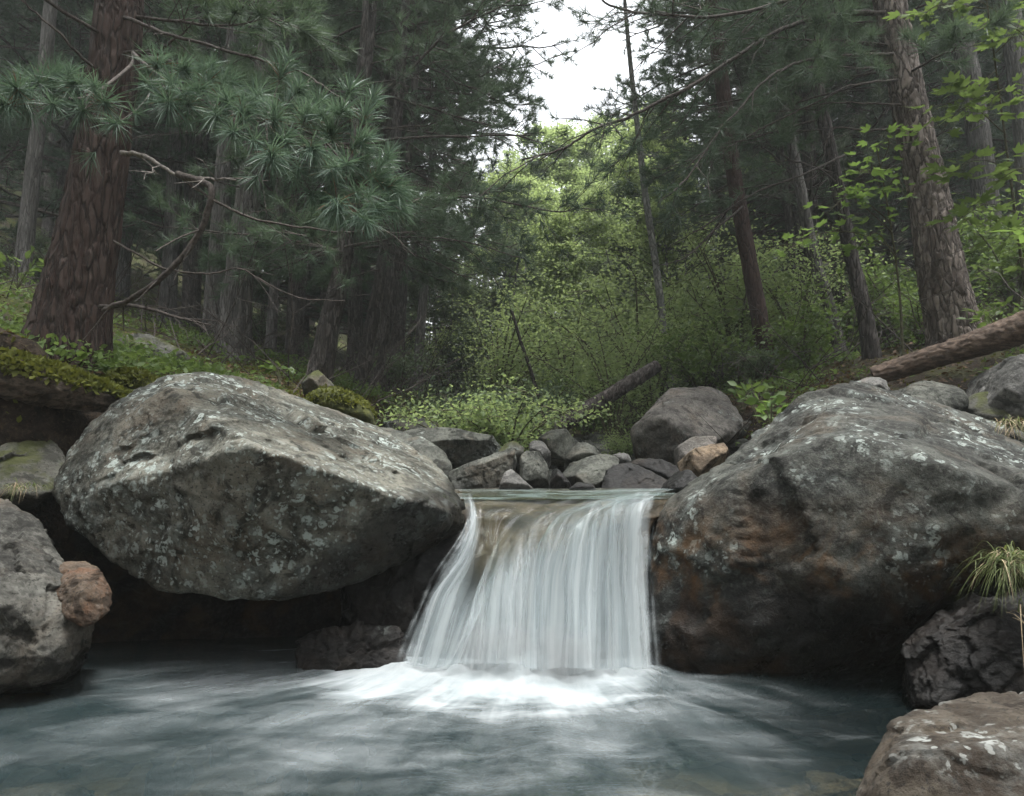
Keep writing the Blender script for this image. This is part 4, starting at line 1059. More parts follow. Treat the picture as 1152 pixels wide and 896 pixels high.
# --- the other trunks on the left
root2, path2, base2, _ = near_tree('pine_tree', [(262, 398, 8.0, 40), (270, 300, 8.0, 32), (282, 200, 8.0, 28), (296, 90, 8.0, 26), (312, -10, 8.0, 24)], 'bark_grey', 'grey barked conifer with long vertical furrows behind the left boulder', 'conifer', n=220, sides=48, depth=.014, crown=1, crown_z=6.5, flare=.4, seed=5, sc=14., zs=.10)
near_tree('pine_tree', [(236, 392, 10.5, 24), (244, 300, 10.5, 22), (252, 190, 10.5, 20), (262, 60, 10.5, 19), (270, -20, 10.5, 18)], 'bark_grey', 'dim grey trunk close behind the left side of the furrowed grey conifer', 'conifer', n=80, sides=20, depth=.01, crown=2, crown_z=7, seed=6, sc=12, zs=.1)
near_tree('pine_tree', [(24, 312, 10, 20), (32, 240, 10, 18), (42, 150, 10, 17), (54, 40, 10, 16), (60, -30, 10, 15)], 'bark_grey', 'slim pale trunk at the far left, beyond the big reddish pine', 'conifer', n=80, sides=20, depth=.01, crown=0, crown_z=6, seed=7, sc=12, zs=.1)
r4, p4, b4, _ = near_tree('pine_tree', [(354, 436, 7.4, 30), (372, 360, 7.4, 25), (387, 290, 7.4, 22), (400, 180, 7.4, 20), (410, 80, 7.4, 19), (418, -20, 7.4, 18)], 'bark_dark', 'dark leaning trunk with its foot in moss above the left boulder', 'conifer', n=200, sides=44, depth=.010, crown=1, crown_z=6.5, crown_s=.7, seed=8, sc=17, zs=.12)
r5, p5, b5, _ = near_tree('pine_tree', [(402, 444, 8.4, 20), (415, 380, 8.4, 16), (428, 310, 8.4, 14), (442, 200, 8.4, 13), (452, 60, 8.4, 12), (458, -20, 8.4, 11)], 'bark_dark', 'narrow dark trunk just right of the dark leaning one', 'conifer', n=90, sides=20, depth=.006, crown=2, crown_z=6, seed=9, sc=17, zs=.12)
near_tree('pine_tree', [(420, 448, 9.2, 12), (432, 390, 9.2, 10), (446, 320, 9.2, 10), (458, 200, 9.2, 9), (470, 40, 9.2, 9)], 'bark_dark', 'thinnest of the dark stems beside the mossy mound', 'conifer', n=70, sides=16, depth=.005, seed=10)
for i, (a, Y, w, lab) in enumerate((((188, 360, 200), 13, 20, 'faint dark trunk between the big reddish pine and the grey trunks, left one of two'), ((212, 366, 214), 14, 14, 'faint thin trunk between the big reddish pine and the grey trunks, right one of two'),
        ((304, 392, 318), 12, 13, 'thin dim trunk right of the furrowed grey conifer'), ((136, 356, 150), 15, 16, 'shadowy trunk appearing just right of the big reddish pine'), ((330, 400, 352), 15, 16, 'dim trunk deep in the wood left of the dark leaning trunk'), ((468, 430, 486), 13, 12, 'dim slender trunk in the dark needles at left centre'))):
    near_tree('conifer', [(a[0], a[1], Y, w), (a[0] + (a[2] - a[0]) * .5, a[1] - 110, Y, w * .9), (a[2], a[1] - 240, Y, w * .8), (a[2] + 12, a[1] - 400, Y, w * .7)], 'bark_grey', lab, 'conifer', n=50, sides=14, depth=.008, crown=i % 3, crown_z=6.5, seed=20 + i, sc=12, zs=.12)

# --- right bank trunks
root6, path6, base6, _ = near_tree('pine_tree', [(1080, 386, 6.0, 58), (1062, 320, 6.0, 52), (1044, 220, 6.0, 44), (1026, 130, 6.0, 40), (1012, 60, 6.0, 38), (998, -20, 6.0, 36)], 'bark_plate', 'big pine with scaly plated bark leaning over the fallen log on the right bank', 'pine tree', n=420, sides=130, depth=.012, crown=1, crown_z=5.5, crown_s=1.1, flare=.4, seed=12, sc=16., zs=.38)
root7, path7, base7, _ = near_tree('pine_tree', [(868, 448, 8.6, 22), (858, 380, 8.6, 20), (842, 290, 8.6, 19), (826, 200, 8.6, 19), (813, 100, 8.6, 18), (803, 20, 8.6, 17), (798, -40, 8.6, 16)], 'bark_rust', 'slender rusty brown pine standing behind the big tan grey boulder', 'pine tree', n=220, sides=40, depth=.008, crown=2, crown_z=6, seed=13, sc=18, zs=.2)
root8, path8, base8, _ = near_tree('pine_tree', [(986, 424, 7.2, 22), (974, 360, 7.2, 19), (958, 290, 7.2, 17), (942, 210, 7.2, 16), (926, 130, 7.2, 15), (912, 50, 7.2, 14), (904, -20, 7.2, 13)], 'bark_dark', 'slim dark trunk rising from the left end of the fallen log', 'conifer', n=220, sides=40, depth=.008, crown=0, crown_z=5.5, seed=14, sc=17, zs=.15)
near_tree('pine_tree', [(952, 412, 9, 16), (934, 350, 9, 15), (916, 290, 9, 14), (900, 210, 9, 13), (882, 110, 9, 12), (868, -20, 9, 11)], 'bark_grey', 'thin leaning grey trunk left of the slim dark one', 'conifer', n=90, sides=20, depth=.006, crown=1, crown_z=6, seed=15, sc=16, zs=.15)
root10, path10, base10, _ = near_tree('sapling_tree', [(756, 440, 9.5, 10), (748, 380, 9.5, 9), (738, 300, 9.5, 8.5), (726, 220, 9.5, 8), (718, 150, 9.5, 7), (708, 60, 9.5, 5.5), (702, -10, 9.5, 4)], 'bark_pale', 'thin pale straight young tree in front of the bright greenery at centre', 'young tree', n=120, sides=14, depth=.002, top_z=9, flare=.2, seed=16)
near_tree('conifer', [(1118, 300, 11, 30), (1100, 150, 11, 26), (1082, 40, 11, 24), (1074, -20, 11, 22)], 'bark_grey', 'grey trunk high on the right slope behind the scaly pine', 'conifer', n=70, sides=20, depth=.01, crown=2, crown_z=7, seed=17, sc=12, zs=.12)
near_tree('conifer', [(1162, 280, 10, 30), (1154, 150, 10, 26), (1140, 40, 10, 24), (1132, -20, 10, 22)], 'bark_grey', 'grey trunk at the very right edge, up the slope', 'conifer', n=70, sides=20, depth=.01, crown=0, crown_z=7, seed=18, sc=12, zs=.12)
near_tree('conifer', [(908, 420, 12, 12), (894, 300, 12, 10), (876, 160, 12, 10), (862, 20, 12, 9)], 'bark_dark', 'faint dark stem between the rusty pine and the slim dark trunk', 'conifer', n=60, sides=14, depth=.006, crown=1, crown_z=7, seed=19)
near_tree('dead_sapling', [(612, 452, 8.5, 5), (598, 420, 8.5, 4.4), (586, 385, 8.5, 4), (576, 350, 8.5, 3)], 'bark_dark', 'short thin dead stem leaning left behind the bright green bush', 'dead stem', n=30, sides=8, depth=.001, top_z=2.6, flare=.1, seed=29)

def live_limbs(root, path, base, n, py0, py1, lmin, lmax, seed, dead=0, bias=0.0, nn=30, nw=.0062, nl=.14, green='needle_far', z_hi=None):
    rng = np.random.default_rng(3000 + seed); lo, hi = sorted((on_path(path, py0), on_path(path, py1)))
    for kind, cnt in (('branch', n), ('dead_branch', dead)):
        if not cnt: continue
        for k in range(cnt):
            mb = MB(); i = int(rng.integers(lo, hi + 1)); a = rng.uniform(0, 6.28) if rng.uniform() > abs(bias) else (0 if bias > 0 else math.pi) + rng.normal() * .6
            L = rng.uniform(lmin, lmax) * (1 if kind == 'branch' else .7)
            grow_limb(mb, path[i] - base, (math.cos(a), math.sin(a), rng.uniform(-.25, .2)), L, rng, .007 + .005 * L, tufts=4, nn=nn, nl=nl, nw=nw, sub=14 if kind == 'branch' else 9, droop=rng.uniform(.1, .35), rise=.12, live=kind == 'branch', flat=.6, detail=5)
            build(mb, kind, [M['twig'], M[green]], root)
live_limbs(root2, path2, base2, 13, 230, -60, 1.0, 2.1, 1, dead=9)
live_limbs(r4, p4, b4, 18, 330, -60, 1.0, 2.3, 2, dead=8, bias=.35)
live_limbs(root1, path1, base1, 7, 60, -120, 1.2, 2.2, 3, dead=3)
live_limbs(r5, p5, b5, 16, 360, -60, 1.0, 2.3, 7, dead=6, bias=.5)
live_limbs(root8, path8, base8, 10, 210, -80, .9, 1.9, 4, dead=8)
live_limbs(root7, path7, base7, 8, 230, -80, 1.0, 2.0, 5, dead=8)
live_limbs(root6, path6, base6, 7, 90, -120, 1.0, 2.0, 6, dead=4, bias=-.5)
# limbs of the scaly pine reaching left across the picture
TF = (34, .13, .0045, 'needle', False)
px_branch(root6, base6, [(1000, 16, 5.95), (954, 13, 5.8), (893, 26, 5.6), (836, 56, 5.4), (778, 96, 5.2), (718, 127, 5.1), (671, 145, 5.0), (633, 169, 5.0), (586, 184, 5.0)], .022, 'twig', twigs=30, seed=11, twig_len=.55, tufts=TF)
px_branch(root6, base6, [(1004, 61, 5.9), (930, 63, 5.7), (893, 70, 5.5), (855, 94, 5.4), (813, 136, 5.3), (766, 202, 5.2), (740, 226, 5.2)], .016, 'twig', twigs=22, seed=12, twig_len=.5, tufts=TF)
px_branch(root6, base6, [(1010, 90, 5.9), (958, 94, 5.7), (916, 117, 5.6), (869, 141, 5.6), (827, 164, 5.5), (752, 190, 5.4)], .010, 'twig', twigs=14, seed=13, twig_len=.4)
px_branch(root6, base6, [(1014, 118, 5.9), (960, 115, 5.8), (925, 116, 5.7), (888, 122, 5.7)], .009, 'twig', twigs=8, seed=14)
px_branch(root6, base6, [(1020, 146, 5.9), (980, 147, 5.8), (935, 145, 5.8), (920, 180, 5.7)], .011, 'twig', twigs=6, seed=15)
px_branch(root7, base7, [(836, 232, 8.5), (800, 262, 8.2), (770, 290, 8.0), (740, 300, 7.8)], .014, 'twig', twigs=12, seed=16)
px_branch(root7, base7, [(818, 120, 8.5), (770, 130, 8.0), (720, 160, 7.6), (690, 190, 7.4)], .014, 'twig', twigs=14, seed=17, twig_len=.6, tufts=(30, .15, .006, 'needle', False))
px_branch(root8, base8, [(950, 175, 7.1), (900, 200, 6.8), (850, 222, 6.6), (790, 262, 6.5), (752, 284, 6.5)], .012, 'twig', twigs=12, seed=18, twig_len=.5)
px_branch(root10, base10, [(736, 300, 9.5), (706, 284, 9.3), (660, 276, 9.2)], .006, 'twig', twigs=4, seed=19)
px_branch(r4, b4, [(398, 170, 7.3), (440, 155, 7.0), (520, 152, 6.8), (600, 150, 6.7)], .020, 'twig', twigs=20, seed=20, twig_len=.6, tufts=(30, .13, .006, 'needle', False))
px_branch(r4, b4, [(388, 278, 7.3), (450, 268, 7.0), (520, 272, 6.8), (590, 290, 6.7)], .014, 'twig', twigs=20, seed=21, twig_len=.6, tufts=(30, .13, .006, 'needle', False))
px_branch(r4, b4, [(405, 120, 7.3), (450, 90, 7.0), (500, 40, 6.8), (560, 10, 6.7), (610, -30, 6.6)], .02, 'twig', twigs=30, seed=22, twig_len=.7, tufts=(30, .13, .006, 'needle', False))
px_branch(r4, b4, [(392, 235, 7.3), (460, 230, 6.9), (530, 225, 6.7), (620, 240, 6.5), (650, 238, 6.5)], .016, 'twig', twigs=26, seed=23, twig_len=.65, tufts=(34, .14, .006, 'needle', False))
px_branch(root6, base6, [(996, -30, 5.9), (940, -20, 5.5), (860, 10, 5.2), (780, 20, 5.0), (700, 10, 4.9), (650, -20, 4.8)], .02, 'twig', twigs=34, seed=24, twig_len=.6, tufts=TF)

# ------------------------------------------------------------------ the wood behind: prototypes and copies
def conifer_proto(seed, H, length, n, z0, dead_from, nn, nw, green, nl=.14, sub=10):
    rng = np.random.default_rng(seed)
    t = MB(); p = np.stack((np.cumsum(rng.normal(size=14)) * .03, np.cumsum(rng.normal(size=14)) * .03, np.linspace(-.3, H, 14)), 1)
    tube(t, p, np.linspace(.15, .015, 14), 12, 0, bark_disp(.008, seed, .12, 12, .3))
    c = crown_pine(rng, z0, H, length, n, dead_from, nn=nn, nl=nl, nw=nw, tufts=4, sub=sub)
    return t.mesh('trunk', [M['bark_dark']]), c.mesh('crown', [M['twig'], M[green]])
PROTO = [conifer_proto(201, 13, 2.5, 130, 1.0, .3, 18, .013, 'needle', .15, 14), conifer_proto(202, 15, 2.9, 130, 1.8, .4, 18, .013, 'needle_grey', .16, 14), conifer_proto(203, 11, 2.2, 120, .6, .2, 18, .012, 'needle', .13, 14),
         conifer_proto(204, 14, 1.6, 60, 6.0, .5, 12, .011, 'needle_grey', .15), conifer_proto(205, 15, 2.8, 110, 3.9, .6, 20, .013, 'needle', .15, 14)]
def broad_proto(seed, H, spread, nleaf, size, leafmat, z0=.12, stems=1, bark='bark_pale', lump=14, r0=.06):
    rng = np.random.default_rng(seed); t = MB(); c = MB(); tips = []
    for s in range(stems):
        a = rng.uniform(0, 6.28); lean = rng.uniform(0, .25) * (stems > 1) + .05
        top = np.array((math.cos(a) * lean * H, math.sin(a) * lean * H, H * rng.uniform(.75, 1)))
        path = crom([np.array((math.cos(a), math.sin(a), 0)) * .05 * (stems > 1) + (0, 0, -.15), top * .45 + rng.normal(size=3) * .04 * H, top], 12)
        tube(t, path, np.linspace(r0, r0 * .15, 12), 7, 0)
        for k in range(lump * 3 // stems):
            u = rng.uniform(z0, 1); i = int(u * 11); b = rng.uniform(0, 6.28)
            L = spread * (1.15 - u * .75) * rng.uniform(.4, 1.1)
            d = norm((math.cos(b), math.sin(b), rng.uniform(.0, .7)))
            q = path[i] + d * L * np.linspace(0, 1, 5)[:, None] + np.array((0, 0, -.12 * L)) * np.linspace(0, 1, 5)[:, None] ** 2
            tube(t, q, np.linspace(r0 * .3, r0 * .06, 5), 4, 0, cap=False)
            for w in range(3): tips.append((q[rng.integers(2, 5)] + rng.normal(size=3) * .12 * L, L))
    per = max(nleaf // len(tips), 1)
    for p, L in tips:
        k = int(per * rng.uniform(.4, 1.6)); s = np.array((.34, .34, .13)) * L * rng.uniform(.6, 1.2)
        leaves(c, p + rng.normal(size=(k, 3)) * s * .6, size, rng, 'oval', .68, 0)
    return t.mesh('trunk', [M[bark]]), c.mesh('crown', [M[leafmat]])
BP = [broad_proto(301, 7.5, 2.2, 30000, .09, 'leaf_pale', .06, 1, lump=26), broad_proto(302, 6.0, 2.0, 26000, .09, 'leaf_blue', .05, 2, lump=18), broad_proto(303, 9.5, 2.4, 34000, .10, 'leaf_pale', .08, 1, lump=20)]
def place_tree(proto, name, x, y, s, rz, label, cat, group=None):
    z = tz(x, y)
    root = empty(name, (x, y, z - .03), label, cat, group); root.rotation_euler = (0, 0, rz); root.scale = (s, s, s)
    link('trunk', proto[0], root); link('crown', proto[1], root)
    return root
def at_px(px, Y): return (px - 576) / F * (Y / cP) 

# conifers whose shapes can be told apart
for i, (px, Y, pr, s, rz, lab) in enumerate([
    (425, 10.5, 4, 1.0, .3, 'dense dark pine left of the bright gap, its tufts hanging over the stream'),
    (445, 13, 4, 1.05, 1.1, 'dark bushy pine whose right side borders the white sky gap'),
    (330, 12, 4, 1.0, 2.0, 'dark feathery pine behind the blue green branch'),
    (400, 13.5, 4, 1.1, 4.0, 'dark pine directly behind the dark leaning trunk'),
    (210, 13, 4, 1.1, 5.1, 'gloomy conifer filling the space above the two faint trunks'),
    (60, 13, 0, 1.1, 2.2, 'gloomy conifer behind the slim pale trunk at far left'),
    (-40, 11, 2, 1.0, 3.2, 'dark conifer mostly cut off by the left edge'),
    (905, 12, 4, 1.0, .9, 'dark pine with drooping tufts behind the rusty pine'),
    (920, 12, 1, 1.0, 2.9, 'grey green pine behind the slim dark trunk'),
    (1010, 14, 0, 1.1, 5.5, 'dark conifer seen between the slim dark trunk and the scaly pine'),
    (1120, 14, 1, 1.1, 1.7, 'grey green conifer up the slope behind the scaly pine'),
    (1230, 12, 2, 1.1, 3.7, 'conifer partly outside the right edge, up the slope'),
    (815, 17, 4, 1.0, 4.4, 'paler pine right of the sky gap, above the thin pale young tree'),
]):
    place_tree(PROTO[pr], 'pine_tree', at_px(px, Y), Y, s, rz, lab, 'conifer')
# deeper conifers nothing tells apart, left and right of the valley
rng = np.random.default_rng(8)
cnt = 0
for side, lab, grp, px0, px1, n in ((0, 'dim conifer deep in the left wood, one of many alike', 'conifers deep in the left wood', -150, 470, 16), (1, 'dim conifer deep in the right wood, one of many alike', 'conifers deep in the right wood', 880, 1300, 9)):
    for k in range(n):
        Y = rng.uniform(15, 26); px = px0 + (px1 - px0) * (k + rng.uniform(0, 1)) / n
        place_tree(PROTO[int(rng.integers(0, 4))], 'conifer', at_px(px, Y), Y, rng.uniform(.9, 1.25), rng.uniform(0, 6.28), lab, 'conifer', grp)
# the same wood goes on downstream, unseen; added to block low light from behind
for k, (x, y) in enumerate([(-4.5, -3), (-2.2, -6.5), (4.8, -2.5), (2.6, -6), (0.2, -8.5), (-6.5, -.5), (6.8, .3), (-5, -8), (5.5, -8)]):
    place_tree(PROTO[(0, 2, 1)[k % 3]], 'conifer', x, y, 1.1, k * 1.9, 'conifer downstream, out of the picture behind the viewer, added for its shade', 'conifer', 'conifers downstream')
# bright broadleaved trees in the light at the middle
for i, (px, Y, pr, s, rz, lab) in enumerate([
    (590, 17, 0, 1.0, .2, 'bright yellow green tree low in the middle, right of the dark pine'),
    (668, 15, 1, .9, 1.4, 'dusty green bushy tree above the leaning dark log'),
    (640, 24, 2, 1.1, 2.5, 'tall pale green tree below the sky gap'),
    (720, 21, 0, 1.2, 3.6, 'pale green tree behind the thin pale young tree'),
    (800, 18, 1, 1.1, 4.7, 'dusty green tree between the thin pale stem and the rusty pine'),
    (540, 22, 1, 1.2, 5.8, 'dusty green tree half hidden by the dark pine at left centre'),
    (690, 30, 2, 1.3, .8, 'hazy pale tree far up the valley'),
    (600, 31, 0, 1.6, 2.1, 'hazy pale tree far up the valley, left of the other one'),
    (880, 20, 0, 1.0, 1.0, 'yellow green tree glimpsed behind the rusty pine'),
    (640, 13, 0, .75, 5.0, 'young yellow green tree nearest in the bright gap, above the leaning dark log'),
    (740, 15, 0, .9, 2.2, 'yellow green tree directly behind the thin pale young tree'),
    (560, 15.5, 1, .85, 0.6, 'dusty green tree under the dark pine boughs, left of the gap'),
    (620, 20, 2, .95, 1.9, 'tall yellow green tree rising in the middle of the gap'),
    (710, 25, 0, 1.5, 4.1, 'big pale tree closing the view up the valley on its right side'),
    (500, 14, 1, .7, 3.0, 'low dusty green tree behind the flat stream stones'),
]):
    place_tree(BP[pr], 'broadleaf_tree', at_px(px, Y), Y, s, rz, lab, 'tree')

# the far wood on the hills, read as one mass
def far_wood():
    rng = np.random.default_rng(12); mbc = MB()
    light = []
    for k in range(10):
        c = crown_pine(np.random.default_rng(600 + k), .8, 13, 2.6, 46, None, nn=7, nl=.3, nw=.04, tufts=3, sub=8)
        tube(c, np.array([(0, 0, -.5), (0, 0, 6), (0, 0, 13)]), [.2, .12, .02], 6, 0)
        light.append(c)
    n = 0
    for k in range(230):
        Y = rng.uniform(26, 75); px = rng.uniform(-300, 1450)
        if 500 < px < 800 and Y < 58: continue
        x = at_px(px, Y); s = rng.uniform(.9, 1.4); a = rng.uniform(0, 6.28)
        Mx = np.eye(4); Mx[:3, :3] = np.array([[math.cos(a), -math.sin(a), 0], [math.sin(a), math.cos(a), 0], [0, 0, 1]]) * s; Mx[:3, 3] = (x, Y, tz(x, Y))
        mbc.merge(light[k % 10], None, Mx)
    o = build(mbc, 'distant_wood', [M['twig'], M['needle_grey']])
    tag(o, 'far conifer wood covering the hills behind everything', 'wood', kind='stuff')
far_wood()

# ------------------------------------------------------------------ shrubs, saplings and ground plants
def shrub_mesh(seed, H, W, nleaf, size, leafmat, shape='oval', stems=7, flat=.6):
    rng = np.random.default_rng(seed); t = MB(); c = MB()
    pts = []
    for s in range(stems):
        a = rng.uniform(0, 6.28); r = W * rng.uniform(.2, 1); top = np.array((math.cos(a) * r, math.sin(a) * r, H * rng.uniform(.55, 1)))
        path = crom([(0, 0, -.05), top * (.35, .35, .6), top], 8); tube(t, path, np.linspace(.008, .002, 8) * (1 + H), 4, 0, cap=False)
        for k in range(7):
            i = rng.integers(2, 8); d = norm(rng.normal(size=3) * (1, 1, .4) + (0, 0, .2)); L = W * .45 * rng.uniform(.4, 1)
            q = path[i] + d * L * np.linspace(0, 1, 4)[:, None]; tube(t, q, np.linspace(.004, .001, 4) * (1 + H * .5), 3, 0, cap=False)
            pts.append(q[-1]); pts.append(q[2]); pts.append(path[i])
    pts = np.array(pts); k = nleaf // len(pts) + 1
    pos = np.repeat(pts, k, 0) + rng.normal(size=(len(pts) * k, 3)) * np.array((1, 1, .6)) * W * .14
    leaves(c, pos[:nleaf], size, rng, shape, flat)
    return t.mesh('stem', [M['stem']]), c.mesh('foliage', [M[leafmat]])
SH = [shrub_mesh(401, .8, .6, 1800, .055, 'leaf_mid'), shrub_mesh(402, .55, .5, 1500, .045, 'leaf_blue'), shrub_mesh(403, 1.3, .8, 2000, .07, 'leaf_mid', stems=9), shrub_mesh(404, .5, .5, 3600, .032, 'leaf_pale', stems=12), shrub_mesh(405, 1.6, .95, 4200, .045, 'leaf_pale', stems=10),
      shrub_mesh(406, .25, .25, 160, .08, 'leaf_mid', stems=5)]
def place_shrub(i, name, px, Y, s, rz, lab, group=None, dz=0, cat='shrub'):
    x = at_px(px, Y); root = empty(name, (x, Y, tz(x, Y) - .02 + dz), lab, cat, group); root.rotation_euler = (0, 0, rz); root.scale = (s,) * 3
    link('stem', SH[i][0], root); link('foliage', SH[i][1], root); return root
for k, (i, px, Y, s, lab) in enumerate([
    (3, 528, 6.3, 1.25, 'bright green feathery bush left of the leaning dark log, left half'),
    (3, 572, 6.2, 1.3, 'bright green feathery bush left of the leaning dark log, right half'),
    (3, 700, 6.9, .6, 'small bright green plant at the left foot of the tan grey boulder'),
    (0, 660, 10, 1.3, 'leafy green bush above the leaning dark log'),
    (4, 735, 9.2, 1.0, 'tall loose bush with pale leaves above the tan grey boulder'),
    (2, 800, 10, 1.0, 'tall green bush behind the right side of the tan grey boulder'),
    (1, 560, 9.5, 1.4, 'dusty green bush above the left half of the bright feathery bush'),
    (1, 500, 8.8, 1.4, 'dusty green bush beside the thinnest dark stems'),
    (0, 905, 8.0, 1.1, 'green bush right of the rusty pine foot'),
    (2, 1010, 9.0, 1.0, 'tall green bush between the slim dark trunk and the scaly pine'),
    (0, 1040, 7.2, .8, 'low green bush left of the scaly pine foot'),
    (2, 1150, 8.0, 1.0, 'tall green bush on the slope right of the scaly pine'),
    (1, 450, 10.5, 1.3, 'dusty bush in the gloom behind the mossy mound'),
    (1, 850, 8.2, .9, 'dusty green bush at the foot of the rusty pine'),
    (4, 640, 12, 1.3, 'pale leaved bush at the very middle, farther up the stream'),
    (4, 770, 12.5, 1.3, 'pale leaved bush farther back above the tan grey boulder'),
    (1, 600, 8.6, 1.5, 'low dusty green bush nearest behind the bright feathery bush'),
    (4, 690, 8.2, .9, 'loose pale leaved bush just above the leaning dark log'),
    (0, 790, 8.6, 1.3, 'green leafy bush rising behind the middle of the tan grey boulder'),
    (4, 830, 10, 1.3, 'tall pale leaved bush left of the rusty pine'),
    (4, 560, 11, 1.3, 'tall pale leaved bush in the gap left of centre'),
    (4, 720, 11, 1.5, 'tallest pale leaved bush, around the foot of the thin pale young tree'),
    (4, 900, 9.4, 1.0, 'pale leaved bush right of the rusty pine'),
    (0, 950, 10, 1.2, 'green bush between the two leaning grey and dark trunks'),
    (2, 1120, 10, 1.2, 'tall green bush high on the right slope'),
]):
    place_shrub(i, 'shrub', px, Y, s, k * 1.7, lab)
rng = np.random.default_rng(44)
for k in range(26):
    left = k < 9; px = rng.uniform(-60, 460) if left else rng.uniform(480, 1250); Y = rng.uniform(9, 16)
    place_shrub([0, 1, 2, 4][k % 4] if not left else 1, 'shrub', px, Y, rng.uniform(.7, 1.3), rng.uniform(0, 6), 'low dull bush in the shade of the left wood' if left else 'leafy bush in the undergrowth of the valley, one of many', 'undergrowth in the left wood' if left else 'undergrowth of the valley')

def leafy_branches(root, base, stems, seed, size, matn, shape='maple', flat=.75, dens=7, spread=.16, name='branch', woodmat='stem', r=.005):
    rng = np.random.default_rng(seed); mb = MB(); pos = []; dr = []
    for pts in stems:
        path = crom(PP(pts), 8 * len(pts)) - base; tube(mb, path, np.linspace(r, r * .3, len(path)), 5, 0, cap=False)
        n = len(path)
        for k in range(int(dens * len(pts))):
            i = int(rng.uniform(.3, 1) * (n - 1)); d = norm(rng.normal(size=3) * (1, 1, .35)); L = spread * rng.uniform(.3, 1)
            q = path[i] + d * L * np.linspace(0, 1, 4)[:, None]; tube(mb, q, .0013, 3, 0, cap=False); pos.append(q[-1]); dr.append(d * (1, 1, .3))
    leaves(mb, np.array(pos), size, rng, shape, flat, 1, np.array(dr))
    return build(mb, name, [M[woodmat], M[matn]], root)
# maple sapling between the slim dark trunk and the scaly pine
b = P(1016, 405, 5.4)
root = empty('maple_sapling', b, 'maple sapling with bright green lobed leaves left of the scaly pine', 'sapling')
mb = MB(); tube(mb, crom(PP([(1016, 412, 5.4), (1012, 330, 5.4), (1000, 240, 5.3), (985, 160, 5.2)]), 20) - b, np.linspace(.012, .004, 20), 7, 0); build(mb, 'stem', M['stem'], root)
leafy_branches(root, b, [[(1006, 280, 5.35), (960, 262, 5.1), (915, 265, 5.0), (880, 285, 4.9)], [(1002, 250, 5.3), (960, 220, 5.1), (930, 240, 5.0)], [(996, 220, 5.3), (975, 190, 5.15), (965, 200, 5.0)],
    [(990, 190, 5.25), (1000, 160, 5.1), (985, 150, 5.0)], [(1004, 262, 5.3), (975, 235, 5.1), (945, 210, 5.0)], [(1008, 290, 5.35), (985, 262, 5.2), (960, 285, 5.1)], [(996, 215, 5.3), (1010, 200, 5.1), (1020, 225, 5.0)]], 71, .082, 'leaf_bright', dens=7, spread=.16)
# leafy saplings on the right slope
b = P(1170, 420, 5.2)
root = empty('maple_sapling', b, 'leafy maple sapling filling the top right corner beside the scaly pine', 'sapling')
mb = MB(); tube(mb, crom(PP([(1170, 430, 5.2), (1150, 300, 5.2), (1130, 150, 5.1), (1110, 0, 5.0)]), 20) - b, np.linspace(.014, .005, 20), 7, 0)
tube(mb, crom(PP([(1172, 430, 5.2), (1180, 250, 5.0), (1170, 60, 4.9)]), 20) - b, np.linspace(.012, .005, 20), 7, 0); build(mb, 'stem', M['stem'], root)
leafy_branches(root, b, [[(1130, 150, 5.1), (1090, 120, 4.9), (1056, 150, 4.8)], [(1135, 190, 5.1), (1100, 180, 4.9), (1060, 200, 4.8)], [(1120, 80, 5.0), (1085, 110, 4.9), (1050, 120, 4.9)], [(1110, 10, 5.0), (1060, 5, 4.9), (1035, 20, 4.8)],
    [(1175, 120, 4.9), (1130, 100, 4.8), (1100, 140, 4.7)], [(1172, 60, 4.9), (1130, 20, 4.8), (1100, 0, 4.8)], [(1145, 240, 5.1), (1110, 230, 4.9), (1075, 250, 4.8)], [(1180, 200, 4.9), (1150, 190, 4.8), (1120, 205, 4.8)], [(1178, 240, 4.9), (1150, 255, 4.8), (1130, 270, 4.7)],
    [(1120, 60, 5.0), (1140, 40, 4.9), (1150, 20, 4.8)], [(1150, 290, 5.1), (1170, 270, 4.9), (1140, 300, 4.8)]], 72, .105, 'leaf_mid', dens=9, spread=.20)
leafy_branches(root, b, [[(1180, 280, 4.6), (1160, 290, 4.2), (1146, 290, 4.0)], [(1180, 260, 4.5), (1160, 262, 4.2), (1140, 255, 4.0)]], 73, .15, 'leaf_bright', 'oval', dens=2, spread=.06, name='branch')
# small leafy plants
def little_plant(name, px, py, Y, w, h, n, size, seed, label, mat='leaf_bright', shape='oval'):
    rng = np.random.default_rng(seed); b = P(px, py, Y); root = empty(name, b, label, 'plant')
    mb = MB(); pos = []; dr = []
    for k in range(n):
        a = rng.uniform(0, 6.28); top = np.array((math.cos(a) * w * rng.uniform(.3, 1), math.sin(a) * w * .6, h * rng.uniform(.4, 1)))
        q = crom([(0, 0, -.03), top * (.4, .4, .7), top], 6); tube(mb, q, .0022, 4, 0, cap=False)
        for i in (3, 4, 5, 5): pos.append(q[i]); dr.append((math.cos(a) + rng.normal() * .5, math.sin(a) + rng.normal() * .5, .3))
    build(mb, 'stem', M['stem'], root); c = MB(); leaves(c, np.array(pos), size, rng, shape, .6, 0, np.array(dr)); build(c, 'foliage', M[mat], root)
little_plant('leafy_plant', 868, 482, 3.9, .13, .17, 9, .075, 81, 'bright broad leaved plant growing in the cleft behind the right boulder')
little_plant('leafy_plant', 852, 470, 4.6, .14, .26, 8, .08, 82, 'taller green plant just behind the bright broad leaved one', 'leaf_mid')
little_plant('leafy_plant', 315, 428, 5.0, .12, .14, 8, .06, 83, 'small green herb at the tip of the dark stick on the mossy bank', 'leaf_mid')
little_plant('leafy_plant', 1120, 372, 5.4, .3, .2, 12, .09, 84, 'green ferny plant between the scaly pine and the fallen log', 'leaf_mid')
